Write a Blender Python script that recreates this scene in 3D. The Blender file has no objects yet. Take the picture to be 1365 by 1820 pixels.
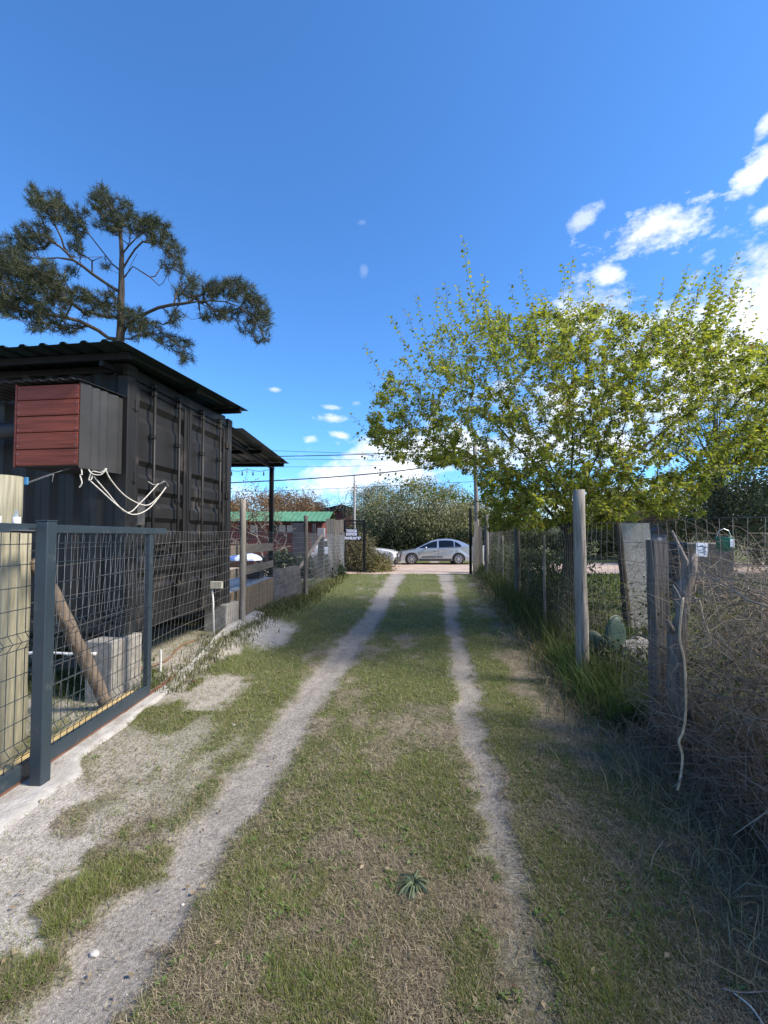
import bpy, bmesh, math, random
import numpy as np
from math import radians as R, pi, sin, cos, atan2, sqrt
from mathutils import Vector, Matrix

SC = bpy.context.scene
COL = SC.collection
random.seed(7)
RNG = np.random.default_rng(11)

# ------------------------------------------------------------------ camera
CAM_H, F_PX, HOR = 1.58, 780.0, 953.0
PITCH = R(2.0)
SHIFT_PX = HOR - 910 - F_PX * math.tan(PITCH)
cd = bpy.data.cameras.new('camera')
cam = bpy.data.objects.new('camera', cd)
COL.objects.link(cam)
cam.location = (0, 0, CAM_H)
cam.rotation_euler = (R(90) + PITCH, 0, 0)
cd.sensor_fit = 'VERTICAL'
cd.sensor_height = 24
cd.lens = F_PX / 1820 * 24
cd.shift_y = SHIFT_PX / 1820
cd.clip_start = 0.05
cd.clip_end = 3000
SC.camera = cam

def at(px, py, Y):
    """world point at depth Y seen at a place of the photograph (used for measuring)"""
    xc = (px - 682.5) / F_PX
    yc = (910 + SHIFT_PX - py) / F_PX
    d = (xc, cos(PITCH) - yc * sin(PITCH), sin(PITCH) + yc * cos(PITCH))
    t = Y / d[1]
    return (d[0] * t, Y, CAM_H + d[2] * t)

# ------------------------------------------------------------------ light
SUN_EL, SUN_AZ = R(43), R(106)      # azimuth clockwise from +Y: the sun stands to the right
w = bpy.data.worlds.new('World')
SC.world = w
w.use_nodes = True
nt = w.node_tree
for n in list(nt.nodes):
    nt.nodes.remove(n)

def nd(nt, t, **k):
    n = nt.nodes.new(t)
    for a, v in k.items():
        setattr(n, a, v)
    return n

def mth(nt, op, a, b=None, c=None, clamp=False):
    n = nt.nodes.new('ShaderNodeMath'); n.operation = op; n.use_clamp = clamp
    for i, v in enumerate((a, b, c)):
        if v is None: continue
        if isinstance(v, (int, float)): n.inputs[i].default_value = v
        else: nt.links.new(v, n.inputs[i])
    return n.outputs[0]

def mixc(nt, fac, a, b, mode='MIX'):
    n = nt.nodes.new('ShaderNodeMix'); n.data_type = 'RGBA'; n.blend_type = mode
    for s, v in ((n.inputs[0], fac), (n.inputs[6], a), (n.inputs[7], b)):
        if isinstance(v, (int, float)): s.default_value = v
        elif isinstance(v, (tuple, list)): s.default_value = (*v[:3], 1)
        else: nt.links.new(v, s)
    return n.outputs[2]

def build_world():
    sky = nd(nt, 'ShaderNodeTexSky', sky_type='NISHITA', sun_disc=False,
             sun_elevation=SUN_EL, sun_rotation=SUN_AZ, air_density=1.0, dust_density=0.25, ozone_density=3.0)
    tc = nd(nt, 'ShaderNodeTexCoord')
    sep = nd(nt, 'ShaderNodeSeparateXYZ')
    nt.links.new(tc.outputs['Generated'], sep.inputs[0])
    x, y, z = sep.outputs
    az = mth(nt, 'ARCTAN2', x, y)
    el = mth(nt, 'ARCSINE', z)
    def noise(scale, detail, stretch=(1, 1, 1), rough=.6, off=(0, 0, 0), rot=(0, 0, 0)):
        mp = nd(nt, 'ShaderNodeMapping'); mp.inputs['Scale'].default_value = stretch
        mp.inputs['Location'].default_value = off; mp.inputs['Rotation'].default_value = rot
        nt.links.new(tc.outputs['Generated'], mp.inputs[0])
        n = nd(nt, 'ShaderNodeTexNoise'); n.inputs['Scale'].default_value = scale
        n.inputs['Detail'].default_value = detail; n.inputs['Roughness'].default_value = rough
        nt.links.new(mp.outputs[0], n.inputs['Vector'])
        return n.outputs['Fac']
    n1 = noise(9, 9, (1, 1, 1.6), .68)
    n2 = noise(26, 6, (1, 1, 2), .6, (3, 1, 2))
    n3 = noise(3.2, 5, (1, 1, 2.2), .55, (7, 2, 5))
    nn = mth(nt, 'ADD', mth(nt, 'MULTIPLY', mth(nt, 'SUBTRACT', n1, .5), 3.4),
             mth(nt, 'MULTIPLY', mth(nt, 'SUBTRACT', n2, .5), 1.5))
    # clouds: px, py, half width, half height (photograph px), slope, softness, strength
    spots = [(1165, 408, 112, 42, -.30, 1.0, 1.0), (1036, 390, 30, 20, -.5, 1.0, .5), (1080, 492, 34, 22, -.3, 1.0, .75),
             (1030, 560, 110, 60, -.15, .9, .85),
             (1352, 300, 56, 30, -.75, 1.0, .95), (1362, 380, 34, 18, -.6, 1.0, .75), (1370, 215, 26, 20, -.8, 1.0, .7),
             (1392, 520, 150, 118, -.35, .8, 1.0), (1340, 650, 260, 90, 0, .8, 1.0), (1120, 720, 220, 46, 0, .8, .8),
             (1000, 790, 240, 36, 0, .7, .85), (590, 744, 26, 9, .05, 1.0, .75), (604, 773, 24, 8, .15, 1.0, .75),
             (552, 781, 15, 9, 0, 1.0, .55), (592, 724, 18, 4, .1, 1.0, .45), (485, 692, 17, 6, 0, 1.0, .55),
             (642, 396, 14, 9, 0, 1.0, .16), (648, 480, 8, 12, 0, 1.0, .12), (632, 717, 10, 5, 0, 1.0, .2),
             (660, 838, 120, 28, -.1, .8, .95), (760, 800, 150, 40, -.1, .8, .9)]
    mask = None
    yy_ = mth(nt, 'MAXIMUM', y, .12)
    gu = mth(nt, 'DIVIDE', x, yy_); gv = mth(nt, 'DIVIDE', z, yy_)
    for (px, py, hw, hh, sl, soft, st) in spots:
        X, Y, Z = at(px, py, 1.0); Z -= CAM_H
        ra = hw / F_PX; re = hh / F_PX
        da = mth(nt, 'SUBTRACT', gu, X); de = mth(nt, 'SUBTRACT', gv, Z)
        de2 = mth(nt, 'ADD', de, mth(nt, 'MULTIPLY', da, sl))
        q = mth(nt, 'ADD', mth(nt, 'POWER', mth(nt, 'DIVIDE', mth(nt, 'ABSOLUTE', da), ra), 2.0),
                mth(nt, 'POWER', mth(nt, 'DIVIDE', mth(nt, 'ABSOLUTE', de2), re), 2.0))
        q = mth(nt, 'SQRT', q)
        v = mth(nt, 'ADD', mth(nt, 'SUBTRACT', 1.10 if hw < 120 else 1.38, q), mth(nt, 'MULTIPLY', nn, .95))
        v = mth(nt, 'MULTIPLY', v, 1.35 * soft, clamp=True)
        v = mth(nt, 'MULTIPLY', v, st)
        mask = v if mask is None else mth(nt, 'MAXIMUM', mask, v)
    # scattered cloud low over the horizon and to the right, where the frame ends
    low = mth(nt, 'SUBTRACT', 1.0, mth(nt, 'DIVIDE', mth(nt, 'ABSOLUTE', mth(nt, 'SUBTRACT', el, .05)), .13), clamp=True)
    rgt = mth(nt, 'MULTIPLY', mth(nt, 'SUBTRACT', az, .62), 2.2, clamp=True)
    hi = mth(nt, 'SUBTRACT', 1.0, mth(nt, 'DIVIDE', el, .95), clamp=True)
    cov = mth(nt, 'MAXIMUM', mth(nt, 'MULTIPLY', low, .85), mth(nt, 'MULTIPLY', rgt, mth(nt, 'MULTIPLY', hi, 1.0)))
    big = mth(nt, 'MULTIPLY', mth(nt, 'SUBTRACT', mth(nt, 'ADD', mth(nt, 'MULTIPLY', cov, .34), mth(nt, 'MULTIPLY', mth(nt, 'ADD', n3, mth(nt, 'MULTIPLY', n1, .5)), .8)), .74), 5.0, clamp=True)
    big = mth(nt, 'MULTIPLY', big, mth(nt, 'MULTIPLY', cov, 1.3, clamp=True))
    mask = mth(nt, 'MAXIMUM', mask, big)
    mask = mth(nt, 'MULTIPLY', mask, mth(nt, 'MULTIPLY', mth(nt, 'ADD', el, .02), 30, clamp=True))
    shade = mth(nt, 'MULTIPLY', mth(nt, 'SUBTRACT', n1, .36), 3.2, clamp=True)
    ccol = mixc(nt, shade, CLOUD_D, CLOUD_L)
    # deepen the blue a little
    skc = mixc(nt, 1.0, sky.outputs[0], SKY_TINT, 'MULTIPLY')
    fin = mixc(nt, mask, skc, ccol)
    bg = nd(nt, 'ShaderNodeBackground'); bg.inputs['Strength'].default_value = SKY_STRENGTH
    out = nd(nt, 'ShaderNodeOutputWorld')
    nt.links.new(fin, bg.inputs[0]); nt.links.new(bg.outputs[0], out.inputs[0])

SKY_STRENGTH = 0.12
SKY_TINT = (.52, .92, 1.30)
CLOUD_L, CLOUD_D = (7.0, 7.2, 7.5), (4.6, 4.9, 5.5)
build_world()

sl = bpy.data.lights.new('sun', 'SUN')
sl.energy = 4.4
sl.angle = R(14)
sl.color = (1.0, .90, .76)
sun = bpy.data.objects.new('sun', sl)
COL.objects.link(sun)
sd = Vector((sin(SUN_AZ) * cos(SUN_EL), cos(SUN_AZ) * cos(SUN_EL), sin(SUN_EL)))
sun.rotation_euler = sd.to_track_quat('Z', 'Y').to_euler()
sun.location = (20, 0, 20)
SC.view_settings.view_transform = 'Standard'
SC.view_settings.look = 'None'
SC.view_settings.gamma = 1
SC.view_settings.use_curve_mapping = False
SC.view_settings.exposure = 0.85
SC.render.engine = 'CYCLES'
SC.cycles.max_bounces = 6
SC.cycles.transparent_max_bounces = 6

# ------------------------------------------------------------------ helpers
ROOTS = {}

def setp(o, label=None, cat=None, group=None, kind=None):
    if label: o['label'] = label
    if cat: o['category'] = cat
    if group: o['group'] = group
    if kind: o['kind'] = kind
    return o

def thing(name, label, cat, loc=(0, 0, 0), rotz=0, group=None, kind=None, scale=1):
    o = bpy.data.objects.new(name, None)
    COL.objects.link(o)
    o.location = loc; o.rotation_euler = (0, 0, rotz); o.scale = (scale,) * 3
    o.empty_display_size = .1
    ROOTS[o.name] = Vector(loc)
    return setp(o, label, cat, group, kind)

def link(name, me, mat=None, parent=None, world=False):
    o = bpy.data.objects.new(name, me)
    COL.objects.link(o)
    if mat is not None and not me.materials: me.materials.append(mat)
    if parent is not None:
        o.parent = parent
        r = parent
        off = Vector((0, 0, 0))
        if world:
            while r is not None:
                off += r.location; r = r.parent
            o.location = -off
    return o

def copy_tree(o, parent=None):
    c = o.copy(); COL.objects.link(c); c.parent = parent
    for ch in o.children:
        copy_tree(ch, c)
    return c

def np_mesh(name, V, quads=None, tris=None, col=None, smooth=False):
    me = bpy.data.meshes.new(name)
    V = np.asarray(V, np.float32).reshape(-1, 3)
    me.vertices.add(len(V)); me.vertices.foreach_set('co', V.ravel())
    q = np.zeros((0, 4), np.int32) if quads is None else np.asarray(quads, np.int32).reshape(-1, 4)
    t = np.zeros((0, 3), np.int32) if tris is None else np.asarray(tris, np.int32).reshape(-1, 3)
    nl = q.size + t.size
    me.loops.add(nl)
    me.loops.foreach_set('vertex_index', np.concatenate([q.ravel(), t.ravel()]))
    me.polygons.add(len(q) + len(t))
    st = np.concatenate([np.arange(len(q)) * 4, q.size + np.arange(len(t)) * 3]).astype(np.int32)
    me.polygons.foreach_set('loop_start', st)
    try:
        me.polygons.foreach_set('loop_total', np.concatenate([np.full(len(q), 4), np.full(len(t), 3)]).astype(np.int32))
    except Exception:
        pass
    if smooth:
        me.polygons.foreach_set('use_smooth', np.ones(len(q) + len(t), bool))
    me.update(calc_edges=True)
    if col is not None:
        a = me.color_attributes.new('Col', 'FLOAT_COLOR', 'POINT')
        c = np.ones((len(V), 4), np.float32); c[:, :3] = np.asarray(col, np.float32).reshape(-1, 3)
        a.data.foreach_set('color', c.ravel())
    return me

def bm_mesh(name, bm, smooth=False):
    me = bpy.data.meshes.new(name)
    bmesh.ops.recalc_face_normals(bm, faces=bm.faces)
    bm.to_mesh(me); bm.free()
    if smooth:
        for p in me.polygons: p.use_smooth = True
    return me

def NB(): return bmesh.new()

def bbox(bm, c, s, rot=None, bev=0.0):
    """box: centre, size, optional Matrix rotation, bevel"""
    M = Matrix.Translation(c)
    if rot is not None: M = M @ (rot.to_4x4() if hasattr(rot, 'to_4x4') else rot)
    M = M @ Matrix.Diagonal((*s, 1))
    r = bmesh.ops.create_cube(bm, size=1, matrix=M)
    if bev > 0:
        es = list({e for v in r['verts'] for e in v.link_edges})
        bmesh.ops.bevel(bm, geom=es, offset=bev, segments=1, affect='EDGES', profile=.5)
    return r['verts']

def box2(bm, lo, hi, bev=0.0):
    c = [(a + b) / 2 for a, b in zip(lo, hi)]
    return bbox(bm, c, [abs(b - a) for a, b in zip(lo, hi)], None, bev)

def btube(bm, pts, rads, seg=8, cap=True, wob=0.0):
    pts = [Vector(p) for p in pts]
    if not isinstance(rads, (list, tuple)): rads = [rads] * len(pts)
    rings = []
    ref = None
    for i, p in enumerate(pts):
        a = pts[max(i - 1, 0)]; b = pts[min(i + 1, len(pts) - 1)]
        t = (b - a).normalized()
        if ref is None:
            ref = t.orthogonal().normalized()
        ref = (ref - t * ref.dot(t)).normalized()
        o = t.cross(ref)
        ring = []
        for k in range(seg):
            an = 2 * pi * k / seg
            rr = rads[i] * (1 + (random.uniform(-wob, wob) if wob else 0))
            ring.append(bm.verts.new(p + ref * cos(an) * rr + o * sin(an) * rr))
        rings.append(ring)
    for i in range(len(rings) - 1):
        for k in range(seg):
            bm.faces.new((rings[i][k], rings[i][(k + 1) % seg], rings[i + 1][(k + 1) % seg], rings[i + 1][k]))
    if cap:
        bm.faces.new(list(reversed(rings[0]))); bm.faces.new(rings[-1])

def beam(bm, a, b, wd, ht, up=(0, 0, 1), bev=0):
    a, b = Vector(a), Vector(b)
    d = b - a; L = d.length; d.normalize()
    u = Vector(up); s = d.cross(u).normalized(); u = s.cross(d).normalized()
    M = Matrix((( d.x, s.x, u.x), (d.y, s.y, u.y), (d.z, s.z, u.z)))
    return bbox(bm, (a + b) / 2, (L, wd, ht), M, bev)

def prism(bm, outline, y0, y1, inset0=None):
    """outline in (x,z) extruded from y0 to y1"""
    v0 = [bm.verts.new((x, y0, z)) for x, z in outline]
    v1 = [bm.verts.new((x, y1, z)) for x, z in outline]
    n = len(outline)
    bm.faces.new(v0); bm.faces.new(list(reversed(v1)))
    for i in range(n):
        bm.faces.new((v0[i], v1[i], v1[(i + 1) % n], v0[(i + 1) % n]))
    return v0, v1

def vtubes(P, rad, sides=3, col=None):
    """vectorised tubes. P (N,K,3), rad (N,K)"""
    P = np.asarray(P, float); N, K, _ = P.shape
    rad = np.broadcast_to(np.asarray(rad, float), (N, K))
    T = np.gradient(P, axis=1)
    T /= np.linalg.norm(T, axis=2, keepdims=True) + 1e-9
    ref = np.where(np.abs(T[..., 2:3]) > .9, np.array([1., 0, 0]), np.array([0, 0, 1.]))
    A = np.cross(T, ref); A /= np.linalg.norm(A, axis=2, keepdims=True) + 1e-9
    B = np.cross(T, A)
    V = []
    if sides == 2:
        ph = RNG.uniform(0, pi, (N, 1, 1))
        dirv = A * np.cos(ph) + B * np.sin(ph)
        V = np.stack([P + dirv * rad[..., None], P - dirv * rad[..., None]], axis=2)
    else:
        an = np.arange(sides) * 2 * pi / sides
        V = P[:, :, None, :] + rad[:, :, None, None] * (A[:, :, None, :] * np.cos(an)[None, None, :, None] + B[:, :, None, :] * np.sin(an)[None, None, :, None])
    S = sides
    base = (np.arange(N) * K * S)[:, None, None]
    kk = (np.arange(K - 1) * S)[None, :, None]
    ss = np.arange(S if S > 2 else 1)[None, None, :]
    s2 = (ss + 1) % S
    a = base + kk + ss; b = base + kk + s2; c = base + kk + S + s2; d = base + kk + S + ss
    Q = np.stack([a, b, c, d], axis=-1).reshape(-1, 4)
    C = None
    if col is not None:
        C = np.repeat(np.asarray(col, float).reshape(N, 1, 3), K * S, axis=1).reshape(-1, 3)
    return V.reshape(-1, 3), Q, C

def merge(parts):
    Vs, Qs, Cs, off = [], [], [], 0
    for V, Q, C in parts:
        Vs.append(V); Qs.append(Q + off); off += len(V)
        if C is not None: Cs.append(C)
    return np.concatenate(Vs), np.concatenate(Qs), (np.concatenate(Cs) if Cs else None)

def leaves(P, D, Nrm, L, W, col):
    """folded leaves: P base, D direction, Nrm normal"""
    D = D / (np.linalg.norm(D, axis=1, keepdims=True) + 1e-9)
    S = np.cross(D, Nrm); S /= np.linalg.norm(S, axis=1, keepdims=True) + 1e-9
    U = np.cross(S, D)
    L = np.asarray(L)[:, None]; W = np.asarray(W)[:, None]
    b = P; l = P + D * L * .38 + S * W * .5 + U * W * .12; r = P + D * L * .38 - S * W * .5 + U * W * .12
    m = P + D * L * .5 - U * W * .03; t = P + D * L - U * L * .18
    n = len(P)
    V = np.stack([b, l, r, m, t], axis=1).reshape(-1, 3)
    i = np.arange(n)[:, None] * 5
    T = np.concatenate([i + np.array([[0, 2, 3]]), i + np.array([[0, 3, 1]]), i + np.array([[3, 2, 4]]), i + np.array([[3, 4, 1]])])
    C = np.repeat(col, 5, axis=0)
    return V, T, C

def leaves2(P, D, Nrm, L, W, col):
    D = D / (np.linalg.norm(D, axis=1, keepdims=True) + 1e-9)
    S = np.cross(D, Nrm); S /= np.linalg.norm(S, axis=1, keepdims=True) + 1e-9
    L = np.asarray(L)[:, None]; W = np.asarray(W)[:, None]; U = np.cross(S, D)
    V = np.stack([P, P + D * L * .45 - S * W * .5 + U * W * .15, P + D * L, P + D * L * .45 + S * W * .5 + U * W * .15], axis=1).reshape(-1, 3)
    i = np.arange(len(P))[:, None] * 4
    return V, np.concatenate([i + np.array([[0, 1, 2]]), i + np.array([[0, 2, 3]])]), np.repeat(col, 4, axis=0)

# value noise
_perm = np.random.default_rng(3).random((256, 256))
def vnoise(x, y, s=0):
    x = np.asarray(x, float) + s * 17.3; y = np.asarray(y, float) + s * 9.7
    xi = np.floor(x).astype(int); yi = np.floor(y).astype(int)
    fx = x - xi; fy = y - yi
    fx = fx * fx * (3 - 2 * fx); fy = fy * fy * (3 - 2 * fy)
    g = lambda a, b: _perm[a % 256, b % 256]
    return (g(xi, yi) * (1 - fx) + g(xi + 1, yi) * fx) * (1 - fy) + (g(xi, yi + 1) * (1 - fx) + g(xi + 1, yi + 1) * fx) * fy
def fbm(x, y, s=0, o=4):
    v = 0; a = .5; t = 0
    for i in range(o):
        v = v + a * vnoise(x * 2 ** i, y * 2 ** i, s + i); t += a; a *= .55
    return v / t
def sstep(a, b, x):
    t = np.clip((np.asarray(x, float) - a) / (b - a), 0, 1)
    return t * t * (3 - 2 * t)

# ------------------------------------------------------------------ materials
def pm(name, c1, c2=None, scale=8, rough=.8, bump=0.0, metal=0.0, stretch=(1, 1, 1), detail=5, bscale=None, spec=.5, dirt=None, lo=.35, hi=.65, coat=0):
    m = bpy.data.materials.new(name); m.use_nodes = True
    t = m.node_tree; b = t.nodes['Principled BSDF']
    b.inputs['Roughness'].default_value = rough; b.inputs['Metallic'].default_value = metal
    b.inputs['Specular IOR Level'].default_value = spec
    b.inputs['Coat Weight'].default_value = coat
    if c2 is None:
        c2 = tuple(min(1, c * .72) for c in c1)
    tc = t.nodes.new('ShaderNodeTexCoord'); mp = t.nodes.new('ShaderNodeMapping'); mp.inputs['Scale'].default_value = stretch
    t.links.new(tc.outputs['Object'], mp.inputs[0])
    n = t.nodes.new('ShaderNodeTexNoise'); n.inputs['Scale'].default_value = scale; n.inputs['Detail'].default_value = detail
    n.inputs['Roughness'].default_value = .62
    t.links.new(mp.outputs[0], n.inputs['Vector'])
    mr = t.nodes.new('ShaderNodeMapRange'); mr.inputs[1].default_value = lo; mr.inputs[2].default_value = hi
    t.links.new(n.outputs['Fac'], mr.inputs[0])
    col = mixc(t, mr.outputs[0], c2, c1)
    if dirt:
        n3 = t.nodes.new('ShaderNodeTexNoise'); n3.inputs['Scale'].default_value = dirt[1]; n3.inputs['Detail'].default_value = 8
        t.links.new(tc.outputs['Object'], n3.inputs['Vector'])
        mr3 = t.nodes.new('ShaderNodeMapRange'); mr3.inputs[1].default_value = dirt[2]; mr3.inputs[2].default_value = dirt[2] + .12
        t.links.new(n3.outputs['Fac'], mr3.inputs[0])
        col = mixc(t, mth(t, 'MULTIPLY', mr3.outputs[0], dirt[3]), col, dirt[0])
    t.links.new(col, b.inputs['Base Color'])
    if bump:
        bp = t.nodes.new('ShaderNodeBump'); bp.inputs['Strength'].default_value = bump; bp.inputs['Distance'].default_value = .01
        n2 = t.nodes.new('ShaderNodeTexNoise'); n2.inputs['Scale'].default_value = bscale or scale * 3; n2.inputs['Detail'].default_value = 6
        t.links.new(mp.outputs[0], n2.inputs['Vector'])
        t.links.new(n2.outputs['Fac'], bp.inputs['Height']); t.links.new(bp.outputs[0], b.inputs['Normal'])
    return m

def wood(name, c1, c2, scale=3, rough=.85, vertical=True, axis=2, bump=.6, dirt=None):
    st = [14, 14, 14]; st[axis] = .9
    return pm(name, c1, c2, scale=scale, rough=rough, bump=bump, stretch=tuple(st), detail=8, bscale=scale * 2, lo=.3, hi=.7, dirt=dirt, spec=.25)

def attr_mat(name, trans=0.35, rough=.6, spec=.3, gain=1.0):
    m = bpy.data.materials.new(name); m.use_nodes = True
    t = m.node_tree; b = t.nodes['Principled BSDF']
    a = t.nodes.new('ShaderNodeAttribute'); a.attribute_name = 'Col'
    b.inputs['Roughness'].default_value = rough; b.inputs['Specular IOR Level'].default_value = spec
    t.links.new(a.outputs['Color'], b.inputs['Base Color'])
    if trans > 0:
        tr = t.nodes.new('ShaderNodeBsdfTranslucent')
        c = mixc(t, 1.0, a.outputs['Color'], (1.25 * gain, 1.3 * gain, .7 * gain), 'MULTIPLY')
        t.links.new(c, tr.inputs[0])
        mx = t.nodes.new('ShaderNodeMixShader'); mx.inputs[0].default_value = trans
        t.links.new(b.outputs[0], mx.inputs[1]); t.links.new(tr.outputs[0], mx.inputs[2])
        t.links.new(mx.outputs[0], t.nodes['Material Output'].inputs[0])
    return m

M_LEAF = attr_mat('leaf', .55, .45, .35, 1.25)
M_GRASS = attr_mat('grass_blade', .30, .6, .25)
M_NEEDLE = attr_mat('needle', .15, .6, .25)
M_TWIG = attr_mat('twig', 0, .85, .2)
M_FAR = attr_mat('far_leaf', .25, .6, .25)
M_BARK = wood('bark_brown', (.10, .08, .06), (.035, .028, .022), 2, .9)
M_BARKG = wood('bark_grey', (.26, .23, .20), (.07, .06, .055), 2.2, .9, bump=1)
M_PINEB = wood('bark_pine', (.125, .105, .088), (.045, .036, .03), 2, .9, bump=1)
M_POST = wood('weathered_post', (.34, .31, .27), (.12, .105, .09), 2.2, .9, bump=.9)
M_POSTD = wood('dark_post', (.20, .18, .16), (.06, .055, .05), 2.2, .9, bump=.9)
M_TREAT = wood('treated_pine', (.37, .345, .25), (.14, .132, .09), 2.8, .75, bump=.4, dirt=((.20, .15, .08), 3.0, .62, .6))
M_YEL = wood('new_pine', (.62, .48, .24), (.46, .33, .14), 1.6, .7, axis=1, bump=.3)
M_SLAB = wood('rough_slab', (.32, .28, .23), (.13, .11, .09), 2, .9, bump=1)
M_REDP = wood('red_plank', (.27, .065, .032), (.14, .030, .016), 2.2, .5, axis=0, bump=.4)
M_DECKB = wood('deck_board', (.30, .22, .14), (.14, .10, .065), 2.0, .85, bump=.5)
M_RAILB = wood('rail_board', (.27, .22, .17), (.12, .10, .08), 2.0, .85, axis=1, bump=.5)
M_PLY = pm('grey_plywood', (.13, .12, .125), (.05, .046, .05), 5, .85, .4, dirt=((.25, .23, .21), 9, .6, .5))
M_DECKT = pm('deck_top', (.30, .33, .36), (.22, .24, .27), 3, .55, .1)
M_BLACK = pm('container_black_paint', (.018, .0175, .0175), (.012, .0118, .012), 3, .5, .15, dirt=((.070, .060, .052), 3.2, .58, .6), bscale=60, stretch=(1, 1, .5), spec=.3)
M_CAST = pm('worn_black_casting', (.040, .038, .037), (.022, .021, .021), 14, .6, .3, spec=.3)
M_BLACK2 = pm('black_steel', (.014, .014, .015), (.009, .009, .0095), 6, .5, .1, spec=.2)
M_ROOFU = pm('dark_green_sheet', (.020, .036, .034), (.012, .022, .022), 3, .45, .1, spec=.3)
M_GREYSH = pm('dark_grey_sheet', (.055, .054, .055), (.04, .04, .041), 4, .42, .1, metal=.2)
M_GATE = pm('slate_blue_powder_coat', (.029, .043, .056), (.023, .036, .048), 6, .38, .05, dirt=((.10, .10, .09), 14, .60, .35))
M_WIREG = pm('gate_wire_dark', (.03, .045, .055), (.02, .03, .04), 8, .4)
M_WIRE = pm('galvanised_wire', (.34, .34, .34), (.20, .19, .18), 30, .45, metal=.5)
M_WIRER = pm('old_fence_wire', (.20, .19, .18), (.10, .09, .08), 30, .6, metal=.3)
M_CONC = pm('concrete_block', (.34, .32, .29), (.22, .205, .18), 9, .92, .5, dirt=((.2, .18, .15), 4, .58, .5))
M_STRIP = pm('concrete_strip', (.42, .405, .38), (.27, .25, .225), 7, .92, 1.0, dirt=((.28, .25, .21), 3.5, .56, .75), bscale=40)
M_SLABC = pm('old_concrete_slab', (.40, .38, .34), (.27, .255, .225), 12, .92, .6, dirt=((.12, .12, .09), 6, .6, .5))
M_RUST = pm('rusty_steel', (.20, .085, .05), (.10, .045, .03), 12, .8, .3)
M_ROPE = pm('white_rope', (.66, .63, .57), (.45, .42, .37), 60, .9, .3)
M_WHITE = pm('white_plastic', (.70, .70, .68), (.60, .60, .58), 5, .5)
M_BEIGE = pm('beige_box', (.50, .49, .40), (.38, .37, .30), 5, .6)
M_STEEL = pm('bright_steel', (.6, .6, .6), (.45, .45, .46), 12, .35, metal=.9)
M_CLIP = pm('blue_plastic', (.05, .22, .42), (.04, .16, .33), 5, .4)
M_PAPER = pm('pale_sign', (.75, .77, .80), (.60, .63, .70), 16, .6)
M_INK = pm('grey_ink', (.12, .13, .2), (.09, .1, .16), 16, .6)
M_GREENP = pm('green_plastic', (.05, .25, .17), (.035, .17, .12), 5, .45)
M_STONE = pm('pale_stone', (.52, .50, .46), (.36, .34, .31), 10, .9, .6)
M_ROCK = pm('grey_rock', (.34, .32, .30), (.17, .16, .15), 6, .92, 1)
M_CACT = pm('cactus_skin', (.055, .10, .07), (.035, .07, .05), 7, .6, .4, dirt=((.22, .22, .17), 22, .62, .5))
M_CACTE = pm('cactus_pale_rim', (.35, .36, .26), (.25, .26, .18), 14, .7)
M_REDH = pm('red_timber_wall', (.16, .04, .035), (.085, .025, .022), 2, .8, .3, stretch=(1, 1, 8))
M_GRNR = pm('green_roof_sheet', (.10, .25, .12), (.07, .19, .09), 1.5, .5, .1)
M_GLASS = pm('dark_glass', (.008, .011, .018), (.006, .009, .014), 3, .06, spec=.28)
M_CURT = pm('pale_window_blind', (.40, .38, .34), (.3, .29, .26), 3, .5)
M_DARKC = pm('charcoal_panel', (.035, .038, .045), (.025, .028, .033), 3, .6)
M_SILV = pm('silver_car_paint', (.50, .52, .54), (.48, .50, .52), 2, .28, metal=.75, coat=.6)
M_WHTC = pm('white_car_paint', (.72, .73, .74), (.68, .69, .70), 2, .25, coat=.6)
M_TYRE = pm('tyre_rubber', (.022, .021, .02), (.035, .032, .028), 10, .85)
M_RIM = pm('alloy_rim', (.55, .55, .56), (.45, .45, .46), 10, .35, metal=.8)
M_DPLAS = pm('dark_plastic', (.03, .03, .032), (.022, .022, .024), 10, .6)
M_LAMP = pm('lamp_glass', (.55, .57, .6), (.4, .42, .45), 10, .1, spec=.8)
M_RLAMP = pm('red_lamp_glass', (.35, .02, .02), (.25, .015, .015), 10, .15, spec=.8)
M_POLE = wood('utility_pole_wood', (.30, .27, .23), (.15, .13, .11), 2, .9)
M_CPOLE = pm('concrete_pole', (.40, .38, .35), (.3, .29, .27), 3, .9)
M_CABLE = pm('black_cable', (.015, .015, .016), (.012, .012, .012), 3, .6)
M_ROAD = pm('dirt_road', (.45, .34, .27), (.33, .25, .20), 1.3, .95, .5, bscale=25, dirt=((.52, .42, .35), 8, .55, .5))
M_BRICK = pm('clay_roof', (.32, .17, .12), (.22, .12, .09), 5, .85)
M_GREYR = pm('grey_sheet_roof', (.22, .24, .28), (.16, .18, .21), 5, .5)
M_DOME = pm('blue_white_vinyl', (.62, .70, .82), (.12, .22, .55), 5, .45, lo=.46, hi=.54)
M_TABLE = wood('dark_table', (.09, .05, .04), (.04, .025, .02), 2, .7, axis=0)
M_BULB = pm('clear_bulb', (.5, .5, .48), (.4, .4, .38), 5, .1, spec=.8)

# ------------------------------------------------------------------ ground
LT_Y = [-5, 1.0, 1.45, 1.9, 2.25, 2.76, 3.55, 5, 8.4, 14.2, 17.9, 30]
LT_X = [-1.0, -1.0, -1.0, -.965, -.97, -.92, -.81, -.64, -.27, .24, .56, 1.2]
RT_Y = LT_Y
RT_X = [.45, .47, .5, .54, .57, .62, .70, .92, 1.31, 2.07, 2.5, 3.3]

def fence_x(y): return 1.5 + .147 * np.asarray(y, float)

def bank(x, y):
    return .22 * sstep(-1.45, -2.15, x) * sstep(4.5, 6.6, y) * (1 - sstep(13, 17.5, y))

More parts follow.
